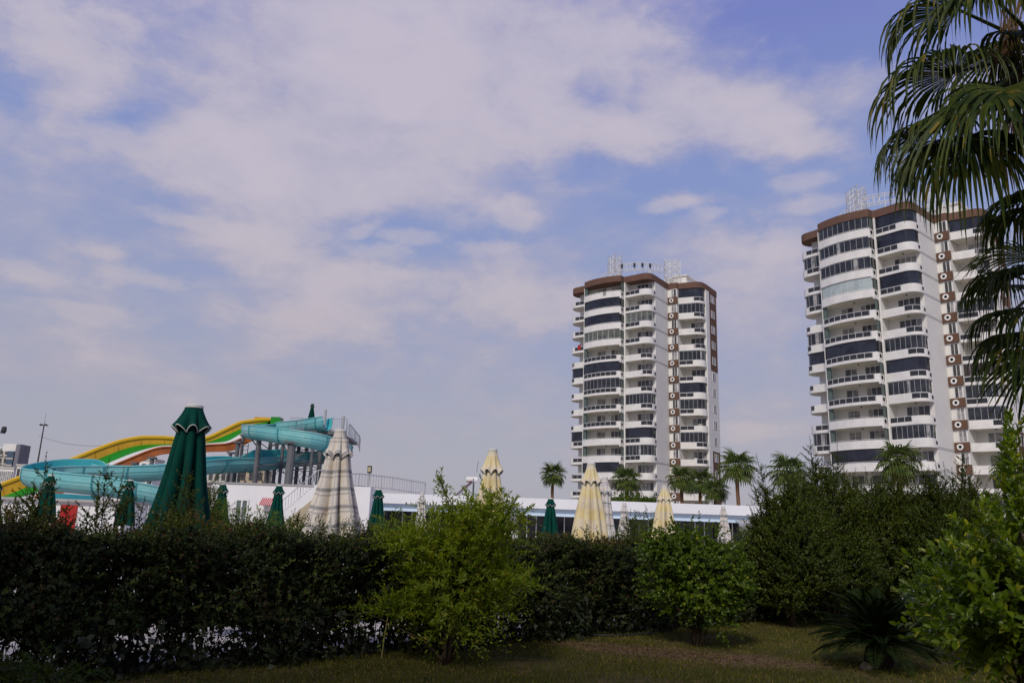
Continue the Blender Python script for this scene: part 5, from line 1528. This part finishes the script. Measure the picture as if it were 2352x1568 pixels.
bush('small dark conifer right beside the tallest green parasol', 476, 22, at(476, 1098, 22).z, 0.55, 0.5, 'dark_leaf', 31, 700, 0.08, 0.03, 'conifer', conic=True, name='conifer')
BG = 'low bushes in front of the white buildings'
for i, (px, Y, py, rx, lab) in enumerate([(497, 24, 1128, 0.5, 'light green bush between the conifer and the green parasol'), (560, 26, 1172, 0.8, 'low bush below the window of the slide building'), (605, 30, 1160, 0.7, 'wispy bush under the red awning'),
                                          (690, 26, 1176, 0.9, 'low bush left of the large striped parasol'), (905, 28, 1172, 0.8, 'bush right of the veiled green parasol'), (1455, 30, 1172, 0.5, 'dark twiggy bush beside the small plaid parasol'), (1500, 26, 1176, 0.9, 'dark bush left of the smallest yellow parasol')]):
    bush(lab, px, Y, at(px, py, Y).z, rx, 0.5, 'dark_leaf' if i > 4 else 'round_leaf', 50 + i, 420, 0.08, 0.04, group=BG)
for i, (px, Y, py, rx, lab) in enumerate([(1415, 74, 1133, 3.6, 'green hedge bush seen above the white roof under the first palm'), (1475, 76, 1138, 2.6, 'green bush above the white roof between parasol tips'), (1850, 64, 1120, 4.5, 'green tree mass behind the right end of the pool building')]):
    bush(lab, px, Y, at(px, py, Y).z, rx, 2.0, 'round_leaf', 60 + i, 1300, 0.30, 0.16, group='bushes behind the pool building')


# ------------------------------------------------------------------ palms
def fan(mb, hub, axis, R, nb, spread, droop, rnd, segs=6, fuse=0.48, wide=False, up=(0, 0, 1)):
    hub = Vector(hub); a = Vector(axis).normalized(); n = (Vector(up) - a * a.dot(Vector(up)))
    n = n.normalized() if n.length > 0.1 else Vector((0, -1, 0))
    b_ = n.cross(a); g = Vector((0, 0, -1)); dth = rad(spread) / nb
    for i in range(nb):
        th_ = (i + 0.5) * dth - rad(spread) / 2 + rnd.uniform(-.15, .15) * dth
        L = R * (0.80 + 0.20 * math.cos(th_)) * rnd.uniform(0.82, 1.08)
        d0 = (a * math.cos(th_) + b_ * math.sin(th_)).normalized()
        dr = droop * rnd.uniform(0.85, 1.15); p = hub + d0 * (0.02 * R); prev = None
        for j in range(segs + 1):
            t_ = j / segs
            wgt = min(0.97, dr * max(0.0, (t_ - fuse * 0.45)) ** 0.65 * 1.42)
            dd = (d0 * (1 - wgt) + g * wgt)
            dd = dd.normalized() if dd.length > 1e-4 else g
            if t_ < fuse:
                hw = max(0.004, t_ * L * math.tan(dth / 2) * 1.05)
            else:
                q = (t_ - fuse) / (1 - fuse)
                hw = fuse * L * math.tan(dth / 2) * 1.0 * max(0.0, 1 - q) ** 0.9 * (0.85 if not wide else 1.2) + 0.0010
            sd = dd.cross(n if abs(dd.dot(n)) < 0.9 else b_).normalized()
            nn_ = sd.cross(dd)
            cur = (p - sd * hw + nn_ * hw * 0.35, p - nn_ * hw * 0.35, p + sd * hw + nn_ * hw * 0.35)
            if prev:
                k = len(mb.v)
                mb.v += [clean(v) for v in (*prev, *cur)]
                mb.f += [(k, k + 1, k + 4, k + 3), (k + 1, k + 2, k + 5, k + 4)]; mb.m += [0, 0]
            prev = cur
            p = p + dd * (L / segs)
    # weld rows so that each blade is one island
    return mb


def weld_fan(mb, nb_total_segs):
    return mb


def palm(label, base, crown, listed, extra, R, nb, seed, trunk_r, leafmat='palm_leaf', skirt=0, segs=6, droop=(0.75, 1.05), name='fan_palm', group=None, spread=235, pet=0.75, up_min=-0.6):
    rnd = random.Random(seed); root = thing(name, label, 'palm tree', (base[0], base[1], 0), 0, group)
    o0 = Vector((base[0], base[1], 0)); cr = Vector(crown) - o0
    L_ = MB(); S_ = MB(); D_ = MB()
    for hub, ax, r_, dr in listed:
        h = Vector(hub) - o0
        fan(L_, h, ax, r_, nb, spread, dr, rnd, segs)
        m_ = cr.lerp(h, 0.5) + Vector((0, 0, 0.10 * (h - cr).length)); S_.tube([cr, m_, h, h + Vector(ax).normalized() * r_ * 0.25], [0.03, 0.022, 0.016, 0.006], 6)
    for i in range(extra):
        a = i * 2.39996 + rnd.uniform(-.3, .3); e = up_min + (1.25 - up_min) * ((i + 0.5) / extra)
        ax = Vector((math.cos(a) * math.cos(e), math.sin(a) * math.cos(e), math.sin(e)))
        h = cr + ax * R * pet * rnd.uniform(0.85, 1.15)
        if listed and (ax.x < 0.15 and not (ax.y > 0.75 and ax.x > -0.2)):
            continue      # the side towards the pool is set leaf by leaf
        ax2 = (ax + Vector((0, 0, -0.35 * math.cos(e)))).normalized()
        fan(L_, h, ax2, R * rnd.uniform(.85, 1.1), nb, spread, rnd.uniform(*droop) * (0.45 + 0.55 * math.cos(max(0, e)) ** 2), rnd, segs)
        S_.tube([cr, cr.lerp(h, .5) + Vector((0, 0, .04 * R)), h], [0.03 * R, 0.02 * R, 0.012 * R], 5)
    L_.build('crown', leafmat, root)
    S_.build('petioles', 'palm_leaf', root)
    for i in range(skirt):
        a = i * 2.39996; ax = Vector((math.cos(a) * .5, math.sin(a) * .5, -1)).normalized()
        fan(D_, cr + Vector((math.cos(a), math.sin(a), 0)) * trunk_r * 1.2 + Vector((0, 0, -rnd.uniform(0.1, 0.9) * R)), ax, R * rnd.uniform(.6, .9), max(8, nb // 2), 120, 0.6, rnd, 4)
    if skirt:
        D_.build('dead_skirt', 'deadleaf', root)
    t_ = MB(); n = 14; pts = [Vector((0, 0, 0)).lerp(cr, i / n) + Vector((0.03 * math.sin(i), 0, 0)) for i in range(n + 1)]
    t_.tube(pts, [trunk_r * (1.25 - 0.35 * min(1, i / 3) + (0.05 if i % 2 else 0)) for i in range(n + 1)], 12); t_.build('trunk', 'palm_bark', root, smooth=True)
    return root


# far palms: px, py of the crown's heart, Y, crown radius px
FAR = [(1270, 1092, 84, 31, 0, 'slender palm standing alone left of the farther tower'), (1440, 1104, 76, 36, 0, 'palm in front of the middle of the farther tower'),
       (1566, 1102, 74, 36, 0, 'leftmost palm of the cluster at the farther tower right foot'), (1608, 1108, 78, 36, 0, 'middle palm of the cluster at the farther tower right foot'), (1643, 1128, 72, 32, 0, 'lowest palm of the cluster beside the roof chimney'),
       (1693, 1075, 68, 46, 0, 'tall palm with bare trunk standing clear right of the farther tower'), (1812, 1085, 66, 46, 0, 'palm between the two towers, trunk hidden by the tall shrubs'),
       (2064, 1062, 56, 52, 14, 'palm with a brown skirt of dead fronds in front of the nearer tower'), (2322, 1085, 52, 44, 8, 'dark palm in front of the right balconies of the nearer tower')]
for i, (px, py, Y, rp, sk, lab) in enumerate(FAR):
    c = at(px, py, Y); R = rp * Y / 1829 * 0.80
    palm(lab, (c.x, Y), c, [], 28, R, 17, 70 + i, 0.17, 'palm_far', sk, 5, (0.6, 0.95), group='fan palms around the towers', spread=225, pet=0.62, up_min=-0.75)

# near palms at the right edge
N1 = at(2415, 170, 8.2)
L1 = [((2200, 22, 7.7), (-1, -.1, .10), 1.25, .95), ((2275, -12, 7.3), (-.35, -.65, -.3), 1.3, .9), ((2335, -25, 7.3), (.15, -.7, -.4), 1.3, .9),
      ((2192, 168, 7.7), (-1, -.1, .12), 1.42, .95), ((2276, 214, 7.1), (-.55, -.55, -.55), 1.5, .6), ((2336, 206, 7.0), (.05, -.65, -.7), 1.45, .75),
      ((2150, 300, 7.6), (-.95, -.15, -.05), 1.05, .98), ((2190, 322, 7.4), (-.45, -.5, -.5), 1.2, .95), ((2232, 330, 7.3), (-.3, -.5, -.7), 1.3, .9), ((2352, 90, 7.6), (.2, -.5, -.3), 1.2, .9),
      ((2378, 442, 8.0), (-.75, -.05, -.15), 1.0, .98), ((2385, 470, 7.7), (-.45, -.5, -.4), 1.0, .95), ((2300, 120, 8.6), (-.5, .5, -.2), 1.1, .9), ((2385, 300, 7.3), (.3, -.4, -.8), 1.3, .7)]
L1 = [(at(a, b_, c), ax, r_, dr) for (a, b_, c), ax, r_, dr in L1]
palm('near fan palm at the upper right, long fronds hanging into the sky', (N1.x, N1.y), N1, L1, 16, 1.15, 54, 91, 0.19, 'palm_leaf', 0, 9, (0.85, 1.0), spread=215, pet=1.0, up_min=-0.1)
N2 = at(2410, 690, 9.2)
L2 = [((2334, 636, 8.7), (-1, -.1, .1), 0.9, .95), ((2366, 628, 8.3), (-.35, -.7, .05), 1.0, .95), ((2326, 716, 8.5), (-.85, -.35, -.1), 0.85, .95), ((2358, 760, 8.4), (-.6, -.5, -.3), 1.0, .95), ((2361, 770, 8.2), (-.3, -.6, -.65), 1.05, .8),
      ((2391, 720, 8.1), (.1, -.8, -.4), 1.0, .9), ((2386, 820, 8.6), (-.15, -.3, -.9), 0.95, .5)]
L2 = [(at(a, b_, c), ax, r_, dr) for (a, b_, c), ax, r_, dr in L2]
palm('lower near fan palm at the right edge, in front of the nearer tower', (N2.x, N2.y), N2, L2, 14, 0.95, 48, 92, 0.17, 'palm_leaf', 0, 9, (0.85, 1.0), spread=215, pet=0.95, up_min=-0.1)

# withered fronds among the green ones
for root_ in [o for o in list(COL.objects) if o.get('label', '').startswith('near fan palm')]:
    rnd = random.Random(77)
    for (px, py, Y), ax, R_ in [((2215, 262, 7.6), (-.5, -.2, -.8), .62), ((2172, 318, 7.6), (-.5, -.1, -.8), .55), ((2320, 90, 7.9), (-.2, -.1, -.9), .8), ((2338, 250, 7.6), (-.1, -.2, -.95), .8), ((2300, 330, 7.8), (-.2, -.2, -.95), .7)]:
        mb = MB(); fan(mb, at(px, py, Y) - root_.location, ax, R_, 16, 90, 0.7, rnd, 6, up=(.3, -.8, .4))
        mb.build('dead_frond', 'deadleaf', root_)
# hanging dry fruit stalks of the upper palm
rnd = random.Random(5)
mb = MB()
for i in range(26):
    a = at(2325 + rnd.uniform(-25, 30), rnd.uniform(-20, 60), 7.9); q = at(2300 + rnd.uniform(-10, 55), rnd.uniform(120, 190), 7.8)
    mb.tube([a, a.lerp(q, .5) + Vector((rnd.uniform(-.06, .02), 0, .05)), q], [0.010, 0.007, 0.004], 4)
    for k in range(7):
        c = a.lerp(q, rnd.uniform(.4, 1)) + Vector((rnd.uniform(-.05, .05), rnd.uniform(-.05, .05), rnd.uniform(-.06, .04))); mb.bar(c, c + Vector((rnd.uniform(-.03, .03), 0, -.05)), .008, 0, 4)
for root_ in [o for o in COL.objects if o.get('label', '').startswith('near fan palm')]:
    fo = mb.build('fruit_stalks', 'deadleaf'); fo.parent = root_; fo.matrix_parent_inverse = Matrix.Translation(-root_.location)

# cycad on the lawn
cy_d = ray(2020, 1535); t_ = -EYE / cy_d.z; cb = Vector((cy_d.x * t_, cy_d.y * t_, 0))
cyc = thing('cycad', 'dark low cycad with stiff feathery fronds on the lawn beside the citrus', 'cycad', cb)
rnd = random.Random(12); lv = []
rng = rngof(12); rach = MB()
for i in range(84):
    a = i * 2.39996; e = rad(8 + 70 * ((i + .5) / 84) + rnd.uniform(-6, 6)); L = rnd.uniform(0.75, 0.95)
    h = Vector((math.cos(a), math.sin(a), 0)); pts = []
    p = Vector((0, 0, 0.30)); ee = e
    for j in range(9):
        pts.append(p.copy()); p = p + (h * math.cos(ee) + Vector((0, 0, math.sin(ee)))) * L / 8; ee -= rad(6.5)
    rach.tube(pts, [.012 * (1 - j / 9) + .003 for j in range(9)], 4)
    pos, dd, nr, LL = [], [], [], []
    side = Vector((-h.y, h.x, 0))
    for j in range(56):
        t_ = 0.14 + 0.86 * (j // 2) / 28; k = min(7, int(t_ * 8)); q = pts[k].lerp(pts[k + 1], t_ * 8 - k) if k < 8 else pts[-1]
        tang = (pts[k + 1] - pts[k]).normalized(); s__ = side if j % 2 else -side
        up_ = tang.cross(side) * (1 if tang.cross(side).z > 0 else -1)
        pos.append(q); dd.append(s__ * .8 + tang * .62 + up_ * .25); nr.append(up_); LL.append(0.17 * math.sin(math.pi * min(.97, t_ * .85 + .12)) + 0.03)
    lv.append(leaves(np.array(pos), np.array(dd), np.array(nr), np.array(LL), np.full(56, 0.020), 0.2))
np_mesh('fronds', *join(lv), 'cycad_leaf', cyc)
rach.build('frond_ribs', 'cycad_leaf', cyc)
mb = MB(); mb.tube([(0, 0, 0), (0, 0, .12), (0, 0, .28), (0, 0, .36)], [.17, .19, .15, .05], 14); mb.build('trunk', 'bark_dark', cyc)

# small things on the lawn
g0 = lambda px, py: (lambda d: Vector((d.x, d.y, 0)) * (-EYE / d.z))(ray(px, py))
mb = MB(); pts = [g0(1330, 1457), g0(1375, 1462), g0(1410, 1463), g0(1450, 1461), g0(1490, 1458), g0(1540, 1450)]
mb.tube([p + Vector((0, 0, .03)) for p in pts], .018, 6); tag(mb.build('garden_hose', 'hose_black'), 'black irrigation hose lying on the lawn along the hedge', 'hose')
p = g0(876, 1512); mb = MB(); mb.tube([p, p + Vector((.02, 0, .28)), p + Vector((.05, .02, .55))], [.009, .008, .006], 5); tag(mb.build('garden_stake', 'stick'), 'thin yellowish stake at the hedge foot left of the bright shrub', 'stake')
p = g0(1988, 1538); mb = MB(); mb.tube([p + Vector((0, 0, -.02)), p + Vector((.01, 0, .03)), p + Vector((0, .01, .075)), p + Vector((0, 0, .10))], [.07, .085, .06, .02], 9); tag(mb.build('stone', 'stone'), 'small pale stone on the lawn beside the cycad', 'stone')

# fallen leaves, grass blades
rng = rngof(14); nl = 1500
lx = rng.uniform(-6, 9, nl); off_ = rng.exponential(0.9, nl); base_s = (lx - HA[0]) / HD[0]
lp = np.stack([HA[0] + HD[0] * base_s - HN[0] * (off_ - 0.3), HA[1] + HD[1] * base_s - HN[1] * (off_ - 0.3), rng.uniform(0.012, 0.03, nl)], 1)
V, Q = leaves(lp, np.stack([rng.normal(0, 1, nl), rng.normal(0, 1, nl), rng.normal(0, .15, nl)], 1), np.stack([rng.normal(0, .3, nl), rng.normal(0, .3, nl), np.ones(nl)], 1), rng.uniform(.03, .07, nl), rng.uniform(.015, .03, nl), 0.2)
o = np_mesh('leaf_litter', V, Q, 'deadleaf'); tag(o, 'dry brown fallen leaves along the hedge foot', 'leaves', kind='stuff')
rng = rngof(16); nl = 900
qx = rng.normal(0, 1.1, nl); qy = rng.normal(0, 0.42, nl) - qx * 0.44
V, Q = leaves(np.stack([2.6 + qx, 11.95 + qy, rng.uniform(.01, .025, nl)], 1), np.stack([rng.normal(0, 1, nl), rng.normal(0, 1, nl), rng.normal(0, .15, nl)], 1), np.stack([rng.normal(0, .3, nl), rng.normal(0, .3, nl), np.ones(nl)], 1), rng.uniform(.03, .09, nl), rng.uniform(.008, .02, nl), 0.2)
o = np_mesh('dry_litter', V, Q, 'deadleaf'); tag(o, 'dry straw and leaf scraps on the bare patch of the lawn', 'litter', kind='stuff')
rng = rngof(15)
N_ = 260000
t_ = rng.uniform(0, 1, N_) ** 1.15; dist = 5.2 + 16 * t_; ang = rng.uniform(rad(-34), rad(34), N_)
gx = dist * np.sin(ang); gy = dist * np.cos(ang)
rel = (gx - HA[0]) * HN[0] + (gy - HA[1]) * HN[1]
patch = ((gx - 2.6) / 2.1) ** 2 + ((gy - 11.95 + (gx - 2.6) * 0.44) / 0.62) ** 2
keep = (rel < 0.25) & (rng.uniform(0, 1, N_) < np.where(patch < 1, 0.25, 1.0)) & (np.sin(gx * 3.1) * np.sin(gy * 2.7 + 1) + np.sin(gx * 1.3 + gy) * .7 > rng.uniform(-2.2, 0.4, N_))
gx, gy = gx[keep], gy[keep]; n = len(gx)
pos = np.stack([gx, gy, np.full(n, 0.0)], 1); dd = np.stack([rng.normal(0, .5, n), rng.normal(0, .5, n), np.ones(n)], 1)
V, Q = leaves(pos, dd, rng.normal(0, 1, (n, 3)), rng.uniform(.025, .075, n), np.full(n, .007), 0.1)
o = np_mesh('grass', V, Q, 'grass_leaf'); tag(o, 'short dry grass of the lawn', 'grass', kind='stuff')


# unseen block added behind the camera to shade the garden
nb_ = bpy.data.objects.new('unseen_shade_block', None); COL.objects.link(nb_); nb_.location = (-4, -9, 0); nb_['kind'] = 'structure'
b = MB(); b.box(-28, 1, -14, 0, 0, 17); b.build('wall', 'white_paint', nb_)
for k in range(4):
    b = MB(); b.box(-27.5, 0.5, 0.003, 1.2, 3.0 + k * 3, 3.2 + k * 3); b.box(-27.5, 0.5, 1.1, 1.2, 3.2 + k * 3, 4.1 + k * 3); b.build('balcony', 'white_paint', nb_)
    for j in range(5):
        b = MB(); b.box(-26 + j * 5, -23.6 + j * 5, 0.004, 0.05, 3.25 + k * 3, 5.4 + k * 3); b.build('window', 'pane_dark', nb_)
